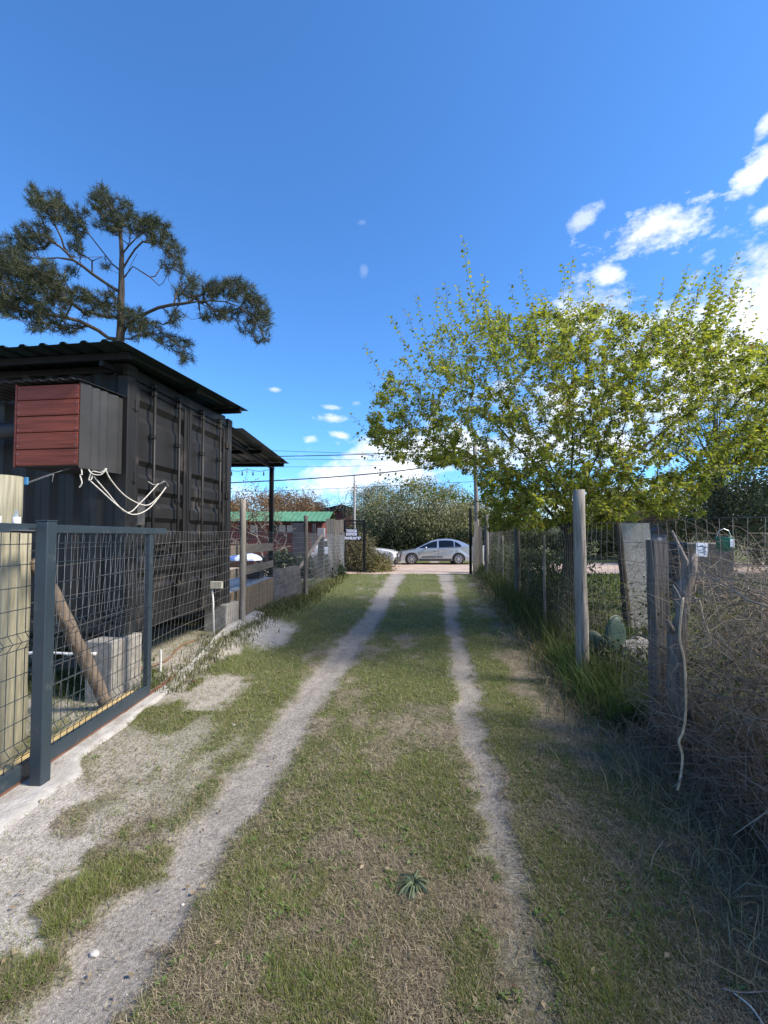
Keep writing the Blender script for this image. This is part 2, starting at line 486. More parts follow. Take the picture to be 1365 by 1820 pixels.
def cover(x, y):
    """green, sand, dirt, thatch weights of the ground"""
    x = np.asarray(x, float); y = np.asarray(y, float)
    wob = (fbm(x * 2.2, y * 1.6, 1) - .5) * .22 + (fbm(x * 9, y * 9, 2, 3) - .5) * .14 + (fbm(x * 30, y * 30, 3, 2) - .5) * .10
    dl = np.abs(x - np.interp(y, LT_Y, LT_X) + wob * .8)
    hw = np.interp(y, [1, 2.5, 5, 9, 18], [.13, .155, .185, .19, .27])
    left = 1 - sstep(hw * .5, hw * 1.5, dl)
    dr = np.abs(x - np.interp(y, RT_Y, RT_X) + wob)
    hr = np.interp(y, [1, 2.5, 5, 9, 18], [.085, .09, .10, .12, .24])
    right = (1 - sstep(hr * .5, hr * 1.7, dr)) * np.interp(y, [1, 2.0, 2.6, 20], [.5, .6, .85, .95])
    dirt = np.maximum(left, right)
    # sand of the left verge
    n = fbm(x * 1.6, y * 1.3, 5)
    sand = sstep(-1.02, -1.28, x + wob) * (1 - sstep(2.3, 3.7, y + (n - .5) * 2.4))
    sand = sand * (1 - .75 * sstep(.50, .62, fbm(x * 4.5, y * 3.5, 6)) * sstep(1.9, 2.6, y))
    sand = np.maximum(sand, sstep(-1.2, -1.5, x) * (1 - sstep(3.2, 4.6, y)) * sstep(.46, .60, n) * .7)
    sand = np.maximum(sand, sstep(-1.35, -1.6, x + wob) * sstep(.52, .62, fbm(x * 2, y * 1.2, 8)) * (y > 4) * (y < 8) * .8)
    # the splayed end of the concrete strip
    blob = 1 - sstep(.5, 1.0, np.sqrt(((x + 1.8) / .45) ** 2 + ((y - 6.9) / 1.1) ** 2) + wob * 3)
    sand = np.maximum(sand, blob)
    yard = sstep(-2.3, -2.5, x) * (1 - sstep(5.5, 9, y))
    # grass clumps in the sand at the left edge
    cl = 1 - sstep(.45, .95, np.sqrt(((x + 1.30) / .26) ** 2 + ((y - 2.02) / .52) ** 2) + (fbm(x * 6, y * 6, 9, 4) - .5) * 3.0)
    cl2 = 1 - sstep(.4, .9, np.sqrt(((x + 1.28) / .16) ** 2 + ((y - 1.62) / .28) ** 2) + (fbm(x * 7, y * 7, 4) - .5) * 1.6)
    clump = np.clip(np.maximum(cl, cl2), 0, 1)
    # green patches
    g = fbm(x * 1.5 + 3, y * .95, 12, 4) * .55 + fbm(x * 6, y * 4.5, 14, 3) * .33 + fbm(x * 26, y * 22, 15, 2) * .12
    base = np.interp(y, [0, 2.0, 3.5, 6, 10, 18], [.10, .095, .10, .13, .16, .19]) + .13 * sstep(-.85, -1.15, x) * sstep(2.7, 4.0, y)
    midstrip = np.exp(-((x - (np.interp(y, LT_Y, LT_X) + .42)) / .33) ** 2) * .09
    rstrip = np.exp(-((x - (np.interp(y, RT_Y, RT_X) + .26)) / .16) ** 2) * .13
    near_ = .05 * (1 - sstep(1.7, 2.3, y)) * sstep(-.85, -.6, x) * (1 - sstep(-.1, .2, x))
    rfar = near_ + sstep(.35, 1.2, x - np.interp(y, RT_Y, RT_X)) * -.20 * (1 - sstep(7, 12, y))
    green = sstep(.455, .645, g + base + midstrip + rstrip + rfar)
    green = green * (1 - dirt * .93) * (1 - sand * .85)
    green = np.maximum(green, clump * .95)
    beyond = np.maximum(sstep(.1, .6, x - fence_x(y)), sstep(-3.0, -4.0, x) * sstep(6, 9, y))
    green = np.maximum(green, beyond * sstep(.3, .5, g + .1))
    sand = sand * (1 - clump)
    dirt = dirt * (1 - clump)
    sand = np.maximum(sand, yard * sstep(.36, .48, fbm(x * 2, y * 2, 33)) * .8) * (1 - beyond)
    dirt = dirt * (1 - beyond)
    return green, sand, dirt

def hgt(x, y):
    x = np.asarray(x, float); y = np.asarray(y, float)
    g, s, d = cover(x, y)
    h = bank(x, y) - d * .022 + (fbm(x * 1.3, y * 1.3, 21, 3) - .5) * .05 * (1 - sstep(14, 18, y)) + (fbm(x * 8, y * 8, 22, 3) - .5) * .014 * (y < 10)
    h = h + s * (fbm(x * 4, y * 4, 23) - .5) * .02
    road = sstep(18.5, 19.2, y) * (1 - sstep(26.4, 27.2, y))
    return h * (1 - road) - .05 * road + .02 * sstep(26.8, 27.5, y)

def axis_pts(fine_lo, fine_hi, step, lim_lo, lim_hi, g=1.06):
    a = list(np.arange(fine_lo, fine_hi, step))
    s = step; v = a[-1]
    while v < lim_hi:
        s *= g; v += s; a.append(v)
    s = step; v = a[0]; b = []
    while v > lim_lo:
        s *= g; v -= s; b.append(v)
    return np.array(b[::-1] + a)

gx = axis_pts(-2.5, 2.5, .030, -700, 700, 1.08)
gy = axis_pts(1.2, 4.6, .030, -60, 1500, 1.045)
GX, GY = np.meshgrid(gx, gy)
GZ = hgt(GX, GY)
g_, s_, d_ = cover(GX, GY)
C_TH = np.array([.205, .178, .132]); C_GR = np.array([.105, .118, .045]); C_SA = np.array([.41, .375, .33]); C_DI = np.array([.275, .250, .222])
m1 = fbm(GX * 3, GY * 3, 40)[..., None]
colg = C_TH * (.8 + .5 * m1)
colg = colg * (1 - g_[..., None]) + C_GR * (.8 + .4 * m1) * g_[..., None]
colg = colg * (1 - d_[..., None]) + C_DI * (.85 + .3 * m1) * d_[..., None]
colg = colg * (1 - s_[..., None]) + C_SA * (.82 + .34 * m1) * s_[..., None]
ny, nx = GX.shape
idx = np.arange(ny * nx).reshape(ny, nx)
Q = np.stack([idx[:-1, :-1], idx[:-1, 1:], idx[1:, 1:], idx[1:, :-1]], -1).reshape(-1, 4)
gme = np_mesh('ground', np.stack([GX, GY, GZ], -1).reshape(-1, 3), Q, col=colg.reshape(-1, 3), smooth=True)
mg = bpy.data.materials.new('ground_soil'); mg.use_nodes = True
t = mg.node_tree; b = t.nodes['Principled BSDF']; b.inputs['Roughness'].default_value = .95; b.inputs['Specular IOR Level'].default_value = .15
a = t.nodes.new('ShaderNodeAttribute'); a.attribute_name = 'Col'
tc = t.nodes.new('ShaderNodeTexCoord')
def tn(sc, det=6, rough=.65):
    n = t.nodes.new('ShaderNodeTexNoise'); n.inputs['Scale'].default_value = sc; n.inputs['Detail'].default_value = det; n.inputs['Roughness'].default_value = rough
    t.links.new(tc.outputs['Object'], n.inputs['Vector']); return n.outputs['Fac']
na, nb_, nc = tn(60), tn(9), tn(240, 3)
mr = t.nodes.new('ShaderNodeMapRange'); mr.inputs[1].default_value = .32; mr.inputs[2].default_value = .68; mr.inputs[3].default_value = .62; mr.inputs[4].default_value = 1.38
t.links.new(na, mr.inputs[0])
mr2 = t.nodes.new('ShaderNodeMapRange'); mr2.inputs[1].default_value = .3; mr2.inputs[2].default_value = .7; mr2.inputs[3].default_value = .82; mr2.inputs[4].default_value = 1.18
t.links.new(nb_, mr2.inputs[0])
mr3 = t.nodes.new('ShaderNodeMapRange'); mr3.inputs[1].default_value = .3; mr3.inputs[2].default_value = .7; mr3.inputs[3].default_value = .82; mr3.inputs[4].default_value = 1.18
t.links.new(nc, mr3.inputs[0])
f = mth(t, 'MULTIPLY', mth(t, 'MULTIPLY', mr.outputs[0], mr2.outputs[0]), mr3.outputs[0])
vm = t.nodes.new('ShaderNodeVectorMath'); vm.operation = 'SCALE'
t.links.new(a.outputs['Color'], vm.inputs[0]); t.links.new(f, vm.inputs['Scale'])
t.links.new(vm.outputs[0], b.inputs['Base Color'])
bp = t.nodes.new('ShaderNodeBump'); bp.inputs['Strength'].default_value = .8; bp.inputs['Distance'].default_value = .012
t.links.new(mth(t, 'ADD', na, mth(t, 'MULTIPLY', nc, .4)), bp.inputs['Height']); t.links.new(bp.outputs[0], b.inputs['Normal'])
setp(link('ground', gme, mg), kind='structure')

# dirt road crossing at the end of the lane
rx = np.arange(-90, 90.1, .5)
e0 = 18.95 + (fbm(rx * .6, rx * 0, 51) - .5) * .8 + (fbm(rx * 2.5, rx * 0, 52) - .5) * .3
e1 = 26.6 + (fbm(rx * .4, rx * 0, 53) - .5) * .8
ks = np.linspace(0, 1, 15)
RV = np.stack([np.repeat(rx[:, None], 15, 1), e0[:, None] + (e1 - e0)[:, None] * ks, np.where((ks == 0) | (ks == 1), -.06, .0)[None, :] + 0 * e0[:, None]], -1)
RV[..., 2] += (fbm(RV[..., 0] * 1.2, RV[..., 1] * 1.2, 54) - .5) * .05 * ((ks > 0) & (ks < 1))
ii = np.arange(len(rx) * 15).reshape(len(rx), 15)
RQ = np.stack([ii[:-1, :-1], ii[1:, :-1], ii[1:, 1:], ii[:-1, 1:]], -1).reshape(-1, 4)
setp(link('dirt_road', np_mesh('dirt_road', RV.reshape(-1, 3), RQ, smooth=True), M_ROAD), kind='structure')

# far wooded ridge closing the horizon
hx = np.linspace(-600, 600, 240)
hz = 5 + 5 * fbm(hx * .02, hx * 0, 60) + 2.0 * fbm(hx * .3, hx * 0, 61)
HV = np.stack([np.stack([hx, hx * 0 + 150, hx * 0 - 1], -1), np.stack([hx, hx * 0 + 165, hz], -1), np.stack([hx, hx * 0 + 260, hz * .6], -1)], 1)
ii = np.arange(240 * 3).reshape(240, 3)
HQ = np.stack([ii[:-1, :-1], ii[1:, :-1], ii[1:, 1:], ii[:-1, 1:]], -1).reshape(-1, 4)
M_RIDGE = pm('wooded_ridge', (.045, .06, .03), (.02, .03, .016), .8, .95, 1.0)
setp(link('wooded_ridge', np_mesh('wooded_ridge', HV.reshape(-1, 3), HQ), M_RIDGE), kind='structure')

# ------------------------------------------------------------------ grass
def blades(x, y, h, lean, wd, col, z=None):
    n = len(x)
    an = RNG.uniform(0, 2 * pi, n); la = RNG.uniform(0, 2 * pi, n)
    sx, sy = np.cos(an) * wd / 2, np.sin(an) * wd / 2
    lx, ly = np.cos(la) * lean, np.sin(la) * lean
    if z is None: z = hgt(x, y)
    z0 = z - .004
    V = np.stack([
        np.stack([x - sx, y - sy, z0], -1), np.stack([x + sx, y + sy, z0], -1),
        np.stack([x + sx * .25 + lx, y + sy * .25 + ly, z + h], -1), np.stack([x - sx * .25 + lx, y - sy * .25 + ly, z + h], -1)], 1)
    i = np.arange(n)[:, None] * 4
    return V.reshape(-1, 3), i + np.array([[0, 1, 2, 3]]), None, np.repeat(col, 4, 0)

def scatter_screen(n, ymin, ymax, xr=1.25):
    u = RNG.uniform(0, 1, n)
    y = 1 / (1 / ymin + (1 / ymax - 1 / ymin) * u)
    x = RNG.uniform(-1, 1, n) * y * xr
    return x, y

def lerp(a, b, t): return np.asarray(a) * (1 - t) + np.asarray(b) * t

# living blades
x, y = scatter_screen(640000, 1.15, 18.6, 1.05)
k = (x > -3.2) & (x < fence_x(y) + .5)
x, y = x[k], y[k]
g, s, d = cover(x, y)
keep = RNG.random(len(x)) < (g * .95 + .02) * (1 - d * .9)
x, y, g = x[keep], y[keep], g[keep]
if len(x) > 215000: x, y, g = x[:215000], y[:215000], g[:215000]
n = len(x)
r = RNG.random((n, 1)); r2 = RNG.random((n, 1))
patch = fbm(x * 2.5, y * 2.5, 70)[:, None]
col = lerp([.105, .155, .034], [.20, .235, .06], np.clip(patch * 1.6 - .3 + r * .4, 0, 1))
dry = (RNG.random((n, 1)) < .22 + .25 * (1 - g[:, None]))
col = np.where(dry, lerp([.24, .21, .12], [.36, .31, .19], r2), col)
yel = RNG.random((n, 1)) < .10
col = np.where(yel, lerp([.16, .19, .04], [.22, .22, .06], r2), col)
clump_h = 1 + .45 * (1 - sstep(.3, 1.0, np.sqrt(((x + 1.3) / .3) ** 2 + ((y - 2.0) / .6) ** 2)))
h = RNG.uniform(.007, .026, n) * (.5 + g * .5) * (.35 + 1.5 * fbm(x * 6, y * 6, 71, 3) ** 1.3 * 1.3) * clump_h * (1 + .03 * y)
V, Qd, T, C = blades(x, y, h, h * RNG.uniform(.2, 1.3, n), np.maximum(.0022, .0011 * y) * RNG.uniform(.7, 1.3, n), col)
setp(link('lawn_grass', np_mesh('lawn_grass', V, Qd, T, C), M_GRASS), 'short patchy green lawn growing between and beside the wheel tracks', 'grass', kind='stuff')

# dry thatch lying flat
x, y = scatter_screen(560000, 1.15, 16, 1.05)
k = (x > -2.6) & (x < fence_x(y) + .3)
x, y = x[k], y[k]
g, s, d = cover(x, y)
keep = RNG.random(len(x)) < np.clip(.86 - g * .36 - d * .92 - s * .86, .012, 1)
x, y, g, d, s = x[keep], y[keep], g[keep], d[keep], s[keep]
x, y, g, d, s = x[:190000], y[:190000], g[:190000], d[:190000], s[:190000]
n = len(x)
an = RNG.uniform(0, 2 * pi, n); L = RNG.uniform(.010, .036, n) * (1 + .05 * y)
wd = np.maximum(.0013, .0007 * y) * RNG.uniform(.6, 1.5, n)
cur = RNG.uniform(-.6, .6, n)
z = hgt(x, y) + RNG.uniform(.001, .014, n)
P = np.stack([np.stack([x, y, z], -1), np.stack([x + np.cos(an) * L, y + np.sin(an) * L, z + RNG.uniform(-.004, .016, n)], -1)], 1)
r = RNG.random((n, 1))
col = lerp([.19, .155, .105], [.47, .40, .27], r ** 1.7)
col = np.where(RNG.random((n, 1)) < .22, lerp([.09, .07, .05], [.15, .12, .09], r), col)
side = np.stack([-np.sin(an), np.cos(an), an * 0], -1)[:, None, :] * wd[:, None, None] * .5
V = np.stack([P + side, P - side], 2).reshape(-1, 3)
i = np.arange(n)[:, None] * 4
Qd = i + np.array([[0, 1, 3, 2]])
setp(link('dry_grass_litter', np_mesh('dry_grass_litter', V, Qd, None, np.repeat(col, 4, 0)), M_GRASS), 'matted dry mown grass lying over the lane', 'dry grass', kind='stuff')

# tall grass and weeds along the fences
def tall_grass(x, y, hmax, colA, colB, name, label, wmul=1.0, leanm=.55, z=None):
    n = len(x)
    r = RNG.random((n, 1)); h = RNG.uniform(.35, 1, n) * hmax
    an = RNG.uniform(0, 2 * pi, n); ln = h * RNG.uniform(.1, leanm, n)
    z = hgt(x, y) if z is None else z
    K = 3; tt = np.linspace(0, 1, K)
    P = np.zeros((n, K, 3))
    P[..., 0] = x[:, None] + np.cos(an)[:, None] * ln[:, None] * tt ** 2
    P[..., 1] = y[:, None] + np.sin(an)[:, None] * ln[:, None] * tt ** 2
    P[..., 2] = z[:, None] + h[:, None] * (tt - .22 * (ln / h)[:, None] * tt ** 3)
    rad = np.maximum(.0022, .0008 * y)[:, None] * np.array([1, .85, .15]) * wmul * RNG.uniform(.6, 1.4, (n, 1))
    V, Qd, C = vtubes(P, rad, 2, lerp(colA, colB, r))
    return setp(link(name, np_mesh(name, V, Qd, None, C), M_GRASS), label, 'grass', kind='stuff')

yy = RNG.uniform(3.6, 18.2, 24000)
off = RNG.normal(.12, .20, len(yy))
tall_grass(fence_x(yy) + off, yy, np.where(RNG.random(len(yy)) < .25, .62, .30), [.05, .075, .025], [.12, .13, .055], 'tall_grass', 'tall green grass and weeds growing along the foot of the right fence')
yy = RNG.uniform(1.3, 17, 12000)
tall_grass(fence_x(yy) - .12 + RNG.normal(0, .20, len(yy)), yy, np.full(len(yy), .20), [.17, .14, .09], [.34, .29, .20], 'dry_tall_grass', 'dry straw coloured grass fringing the right fence', leanm=1.3)
yy = RNG.uniform(3.6, 5.4, 6000)
tall_grass(fence_x(yy) + RNG.normal(.10, .16, len(yy)), yy, np.full(len(yy), .38), [.035, .080, .02], [.075, .135, .04], 'bright_grass_clump', 'fresh bright green grass clump between the two nearest right posts', leanm=.9)
yy = RNG.uniform(4.4, 17.5, 9000)
lx = np.interp(yy, [4.4, 6.85, 10.6, 17.5], [-2.22, -2.15, -1.85, -1.7])
tall_grass(lx + RNG.normal(0, .13, len(yy)), yy, np.where(yy > 11, .20, .10), [.06, .085, .03], [.20, .19, .09], 'fence_foot_grass', 'rough green and straw grass along the foot of the left wire fence')
x = RNG.uniform(-4.2, -2.35, 6000); y = RNG.uniform(4.3, 5.6, 6000)
k = fbm(x * 2, y * 2, 77) > .5
tall_grass(x[k], y[k], np.full(k.sum(), .12), [.05, .08, .025], [.12, .14, .05], 'yard_grass', 'grass tufts in the yard beside the container blocks')
x = RNG.uniform(2.5, 13, 26000); y = 4 + RNG.random(26000) ** 1.0 * 14
k = x > fence_x(y) + .3
tall_grass(x[k], y[k], np.full(k.sum(), .16), [.05, .08, .022], [.12, .15, .045], 'garden_grass', 'green garden grass behind the right fence')
x = RNG.uniform(-9, -2.2, 12000); y = RNG.uniform(10.5, 18.5, 12000)
k = x < np.interp(y, [10, 18], [-2.2, -1.9])
tall_grass(x[k], y[k], np.full(k.sum(), .09), [.05, .09, .025], [.10, .14, .045], 'yard_lawn', 'lawn in the yard of the red house', z=None)

# ------------------------------------------------------------------ trees: growth
def grow(nodes, parent, tips, step=.22, bias=.35, sag=0.0, wig=.05, up=0.0):
    """connect tips one by one to the nearest part of the skeleton"""
    P = np.zeros((len(nodes) + len(tips) * 40, 3)); P[:len(nodes)] = nodes
    n = len(nodes); par = list(parent)
    plen = np.zeros(len(P))
    for i in range(n):
        if par[i] >= 0: plen[i] = plen[par[i]] + np.linalg.norm(P[i] - P[par[i]])
    chains = []
    for tp in tips:
        tp = np.asarray(tp, float)
        d = np.linalg.norm(P[:n] - tp, axis=1) + bias * plen[:n]
        j = int(np.argmin(d))
        a = P[j]; L = np.linalg.norm(tp - a)
        k = max(2, min(18, int(L / step)))
        dirp = (P[j] - P[par[j]]) if par[j] >= 0 else np.array([0, 0, 1.])
        dirp = dirp / (np.linalg.norm(dirp) + 1e-9)
        c1 = a + dirp * L * .35 + np.array([0, 0, up * L])
        wv = RNG.normal(0, wig * L, 3) * .5
        last = j; ch = [j]
        for q in range(1, k + 1):
            s = q / k
            p = (1 - s) ** 2 * a + 2 * s * (1 - s) * c1 + s * s * tp
            p = p + wv * sin(pi * s) + RNG.normal(0, wig * .12, 3) * (q < k)
            p[2] -= sag * L * sin(pi * s)
            P[n] = p; par.append(last); plen[n] = plen[last] + np.linalg.norm(p - P[last])
            last = n; ch.append(n); n += 1
        chains.append(ch)
    cnt = np.zeros(n); kids = [0] * n
    for i in range(n): kids[par[i]] += 1 if par[i] >= 0 else 0
    for i in range(n - 1, -1, -1):
        if cnt[i] == 0: cnt[i] = 1
        if par[i] >= 0: cnt[par[i]] += cnt[i]
    # chains share counts in growth order (children always have a higher index)
    return P[:n], par, chains, cnt

def skeleton_mesh(P, chains0, chains, rad, name):
    parts = []
    for ch in chains0 + chains:
        pts = P[ch][None]; rr = rad[ch].copy()
        if len(ch) > 2: rr[0] = min(rr[0], rr[1] * 1.25)
        s = 7 if rr.max() > .03 else (4 if rr.max() > .009 else 3)
        V, Qd, _ = vtubes(pts, rr[None], s)
        parts.append((V, Qd, None))
    V, Qd, _ = merge(parts)
    return np_mesh(name, V, Qd, smooth=True)

# ------------------------------------------------------------------ broadleaf tree over the right fence
TR = thing('broadleaf_tree', 'broad bushy tree with yellow green leaves and upright shoots leaning over the right fence', 'tree', (3.2, 7.6, 0))
def crown_pts(n):
    topx = [655, 690, 740, 790, 850, 920, 980, 1040, 1100, 1160, 1220, 1280, 1340, 1400, 1480]
    topy = [730, 655, 605, 580, 560, 560, 545, 540, 550, 560, 560, 575, 600, 640, 720]
    botx = [655, 690, 740, 800, 850, 870, 900, 960, 1000, 1060, 1110, 1170, 1230, 1300, 1340, 1400, 1480]
    boty = [780, 812, 828, 835, 845, 925, 935, 945, 930, 925, 930, 915, 895, 872, 830, 810, 780]
    out = []
    while len(out) < n:
        px = random.uniform(655, 1480)
        a = np.interp(px, topx, topy); b_ = np.interp(px, botx, boty)
        py = random.uniform(a, b_)
        if px < 765 and random.random() < .45: continue
        if px < 870 and random.random() < np.interp(py, [560, 690, 780], [.80, .45, .05]): continue
        if py > 860 and random.random() < .25: continue
        if 1150 < px < 1330 and 700 < py < 870 and random.random() < .38: continue
        q = max(0, 1 - ((px - 1070) / 440) ** 2)
        dd = 2.6 * sqrt(q) + .25
        Y = 7.6 + random.uniform(-1, 1) * dd
        p = at(px, py, Y)
        if p[2] < 1.55: continue
        out.append(p)
    return np.array(out)
base_nodes = []; base_par = []; ch0 = []
def limb(pts, start=None):
    ch = [] if start is None else [start]
    for p in pts:
        base_nodes.append(p); base_par.append(ch[-1] if ch else -1); ch.append(len(base_nodes) - 1)
    ch0.append(ch); return ch
tr = limb([(3.2, 7.6, -.1), (3.18, 7.6, .5), (3.2, 7.58, 1.0), (3.24, 7.55, 1.5), (3.22, 7.55, 1.9)])
limb([(3.0, 7.5, 2.3), (2.6, 7.3, 2.7), (2.1, 7.1, 3.1), (1.7, 7.0, 3.5)], tr[-1])
limb([(3.3, 7.3, 2.4), (3.4, 6.9, 2.9), (3.4, 6.5, 3.3)], tr[-1])
limb([(3.6, 7.7, 2.3), (4.1, 7.8, 2.8), (4.7, 7.9, 3.2), (5.4, 8.0, 3.7)], tr[-1])
limb([(3.2, 7.9, 2.5), (3.1, 8.4, 3.1), (3.0, 8.8, 3.7)], tr[-1])
limb([(3.25, 7.6, 2.6), (3.3, 7.6, 3.2), (3.2, 7.5, 3.8)], tr[-1])
limb([(2.75, 7.7, 2.2), (2.3, 7.9, 2.5), (1.8, 8.0, 2.8)], tr[-2])
tips = crown_pts(3500)
core = []
while len(core) < 260:
    px_, py_ = random.gauss(1080, 130), random.gauss(740, 75)
    if 870 < px_ < 1330 and 610 < py_ < 880: core.append(at(px_, py_, random.uniform(6.2, 9.2)))
tips = np.concatenate([tips, np.array(core)])
ex = [at(random.uniform(850, 1085), random.uniform(835, 942), random.uniform(6.5, 8.8)) for _ in range(430)]
ex += [at(random.uniform(1060, 1260), random.uniform(840, 922), random.uniform(6.5, 8.8)) for _ in range(190)]
tips = np.concatenate([tips, np.array([e_ for e_ in ex if e_[2] > 1.6])])
tips = tips[np.argsort(np.linalg.norm(tips - np.array([3.2, 7.6, 2.4]), axis=1))]
P, par, chains, cnt = grow(base_nodes, base_par, tips, .2, .30, .03, .08, .05)
ncr = len(chains)
# upright and outward shoots
shoots = [(823, 420), (860, 490), (790, 502), (740, 524), (925, 482), (908, 505), (1018, 456), (1003, 470), (1050, 497), (1122, 512), (1222, 472),
          (1236, 482), (1260, 480), (1312, 450), (1327, 512), (717, 546), (694, 562), (648, 614), (684, 655), (655, 678), (624, 738), (630, 772), (640, 808),
          (665, 832), (1176, 516), (1362, 585), (868, 532), (882, 545), (768, 560), (835, 520), (960, 520), (978, 535), (1085, 520), (1150, 530), (1290, 540),
          (1200, 530), (1345, 560), (1095, 545), (700, 640), (676, 700), (668, 760), (700, 845), (760, 860), (812, 505), (850, 515)]
st = []
for px, py in shoots:
    st.append(at(px, py, 7.4 + random.uniform(-.8, .8)))
for px, py in [(820, 640), (905, 650), (1010, 640), (1230, 620), (1300, 600)]:
    for k in range(14):
        st.append(at(px + random.uniform(-50, 50), py - random.uniform(60, 130), 7.4 + random.uniform(-1.2, 1.2)))
P2 = list(P); par2 = list(par); ch2 = []
cen = np.array([3.1, 7.5, 2.7])
for tp_ in st:
    tp_ = np.array(tp_); o_ = tp_ - cen; o_ /= np.linalg.norm(o_); o_ = o_ + np.array([0, 0, .55]); o_ /= np.linalg.norm(o_)
    root_ = tp_ - o_ * random.uniform(.9, 1.5)
    j = int(np.argmin(np.linalg.norm(P - root_, axis=1) + .0)); a_ = P[j]; Ls = np.linalg.norm(tp_ - a_); k_ = max(3, int(Ls / .14)); ch = [j]; last = j
    c1 = a_ + (tp_ - a_) * .5 + np.array([o_[0], o_[1], -.3]) * Ls * .12
    for q in range(1, k_ + 1):
        s_ = q / k_; p_ = (1 - s_) ** 2 * a_ + 2 * s_ * (1 - s_) * c1 + s_ * s_ * tp_ + RNG.normal(0, .010, 3)
        P2.append(p_); par2.append(last); last = len(P2) - 1; ch.append(last)
    ch2.append(ch)
P2 = np.array(P2)
n2 = len(P2)
cnt = np.zeros(n2)
for i in range(n2 - 1, -1, -1):
    if cnt[i] == 0: cnt[i] = 1
    if par2[i] >= 0: cnt[par2[i]] += cnt[i]
leafn = np.ones(n2)
rad = np.clip(.0032 * (cnt / 3.0) ** .47, .0028, .15)
rad[tr] = np.maximum(rad[tr], [.17, .14, .13, .125, .12])
link('trunk', skeleton_mesh(P2, ch0, chains + ch2, rad, 'trunk'), M_BARK, TR, True)
# leaves
LP, LD, LN, LL, LC = [], [], [], [], []
sel = []
for ci, ch in enumerate(chains + ch2):
    shoot = ci >= ncr
    pts = P2[ch]
    seg = np.linalg.norm(np.diff(pts, axis=0), axis=1); tot = seg.sum()
    use = min(tot, 1.15 if shoot else 1.0)
    nl = int(use / .030) if shoot else int(np.clip(use / .0145, 20, 48))
    cs = np.concatenate([[0], np.cumsum(seg)])
    s = tot - use + use * (np.arange(nl) + RNG.random(nl)) / nl
    pos = np.stack([np.interp(s, cs, pts[:, k]) for k in range(3)], -1)
    tdir = pts[-1] - pts[-3 if len(pts) > 2 else 0]; tdir = tdir / (np.linalg.norm(tdir) + 1e-9)
    an = np.arange(nl) * 2.4 + RNG.random(nl)
    ref = np.cross(tdir, [0.3, .2, 1.]); ref /= np.linalg.norm(ref) + 1e-9
    o = np.cross(tdir, ref)
    out = ref[None] * np.cos(an)[:, None] + o[None] * np.sin(an)[:, None]
    D = out * .9 + tdir[None] * .45 + np.array([0, 0, -.45]) + RNG.normal(0, .25, (nl, 3))
    LP.append(pos + out * .012); LD.append(D); LN.append(np.tile([[0, 0, 1.]], (nl, 1)) + RNG.normal(0, .35, (nl, 3)))
    tipf = ((s - (tot - use)) / use)
    LL.append((RNG.uniform(.032, .085, nl) if not shoot else RNG.uniform(.06, .10, nl)) * (1 - .25 * tipf))
    k = RNG.random(nl)
    c = lerp([.105, .138, .030], [.235, .25, .048], RNG.random((nl, 1)) * .7 + .3 * RNG.random())
    c = np.where(k[:, None] < .10, np.array([[.26, .25, .03]]), c)
    c = np.where(k[:, None] > .93, np.array([[.14, .10, .04]]), c)
    LC.append(c)
LP, LD, LN, LL, LC = map(np.concatenate, (LP, LD, LN, LL, LC))
# the large leaves of the sprays hanging nearest the lane
V, T, C = leaves2(LP, LD, LN, LL, LL * RNG.uniform(.60, .85, len(LL)), LC)
o = link('crown', np_mesh('crown', V, None, T, C), M_LEAF, TR, True); o['kind'] = 'stuff'
print('tree leaves', len(LL), 'nodes', n2)

# ------------------------------------------------------------------ pine behind the container
PI_Y = 14.0
def zp(x, y, dY=0): return at(x / 2.625, y / 2.625 + 300, PI_Y + dY)
bx, by, bz = zp(565, 800)
PN = thing('pine_tree', 'tall wind-shaped pine tree with spreading limbs rising behind the black container', 'tree', (bx, PI_Y, 0))
base_nodes, base_par, ch0 = [], [], []
def poly(pts, start=None, d0=0, d1=0):
    n = len(pts)
    return limb([zp(x, y, d0 + (d1 - d0) * i / max(1, n - 1)) for i, (x, y) in enumerate(pts)], start)
tk = limb([(bx - .1, PI_Y, -.1), (bx - .08, PI_Y, 2), (bx - .03, PI_Y, 4), zp(560, 800), zp(566, 700), zp(562, 640), zp(566, 580), zp(567, 520), zp(566, 480), zp(568, 400), zp(565, 350), zp(562, 300), zp(555, 240), zp(520, 190), zp(475, 110)])
a1 = poly([(510, 545), (430, 490), (380, 450), (340, 425), (270, 415), (200, 420), (100, 410), (0, 400)], tk[6], 0, -1.2)
poly([(315, 395), (300, 370), (285, 320), (265, 280), (235, 220), (150, 150), (120, 110)], a1[4], -.5, .4)
poly([(520, 440), (490, 400), (450, 350), (420, 310), (390, 270)], tk[8], 0, 1)
poly([(600, 420), (630, 375), (665, 340), (720, 350), (770, 385), (820, 440)], tk[8], 0, -1)
poly([(600, 360), (640, 320), (700, 280), (740, 260)], tk[9], 0, 1.2)
a6 = poly([(505, 790), (460, 755), (420, 735), (370, 710), (330, 700), (280, 690), (200, 675), (100, 660), (0, 655), (-90, 690)], tk[3], 0, -1.8)
a7 = poly([(600, 720), (640, 695), (690, 670), (740, 648), (800, 635), (860, 628), (920, 620), (990, 615), (1050, 620), (1120, 645), (1180, 690), (1225, 770)], tk[3], 0, -1.2)
poly([(620, 670), (660, 695), (700, 720), (750, 755), (800, 790), (850, 830), (880, 880)], tk[5], 0, -1)
poly([(620, 455), (660, 480), (700, 505), (742, 545)], tk[7], 0, -.3)
poly([(590, 500), (610, 450), (640, 395)], tk[7], 0, -.4)
poly([(430, 430), (480, 410), (360, 415)], a1[2], -.1, -.8)
poly([(1000, 660), (1060, 690), (1110, 715)], a7[7], -.7, -1.5)
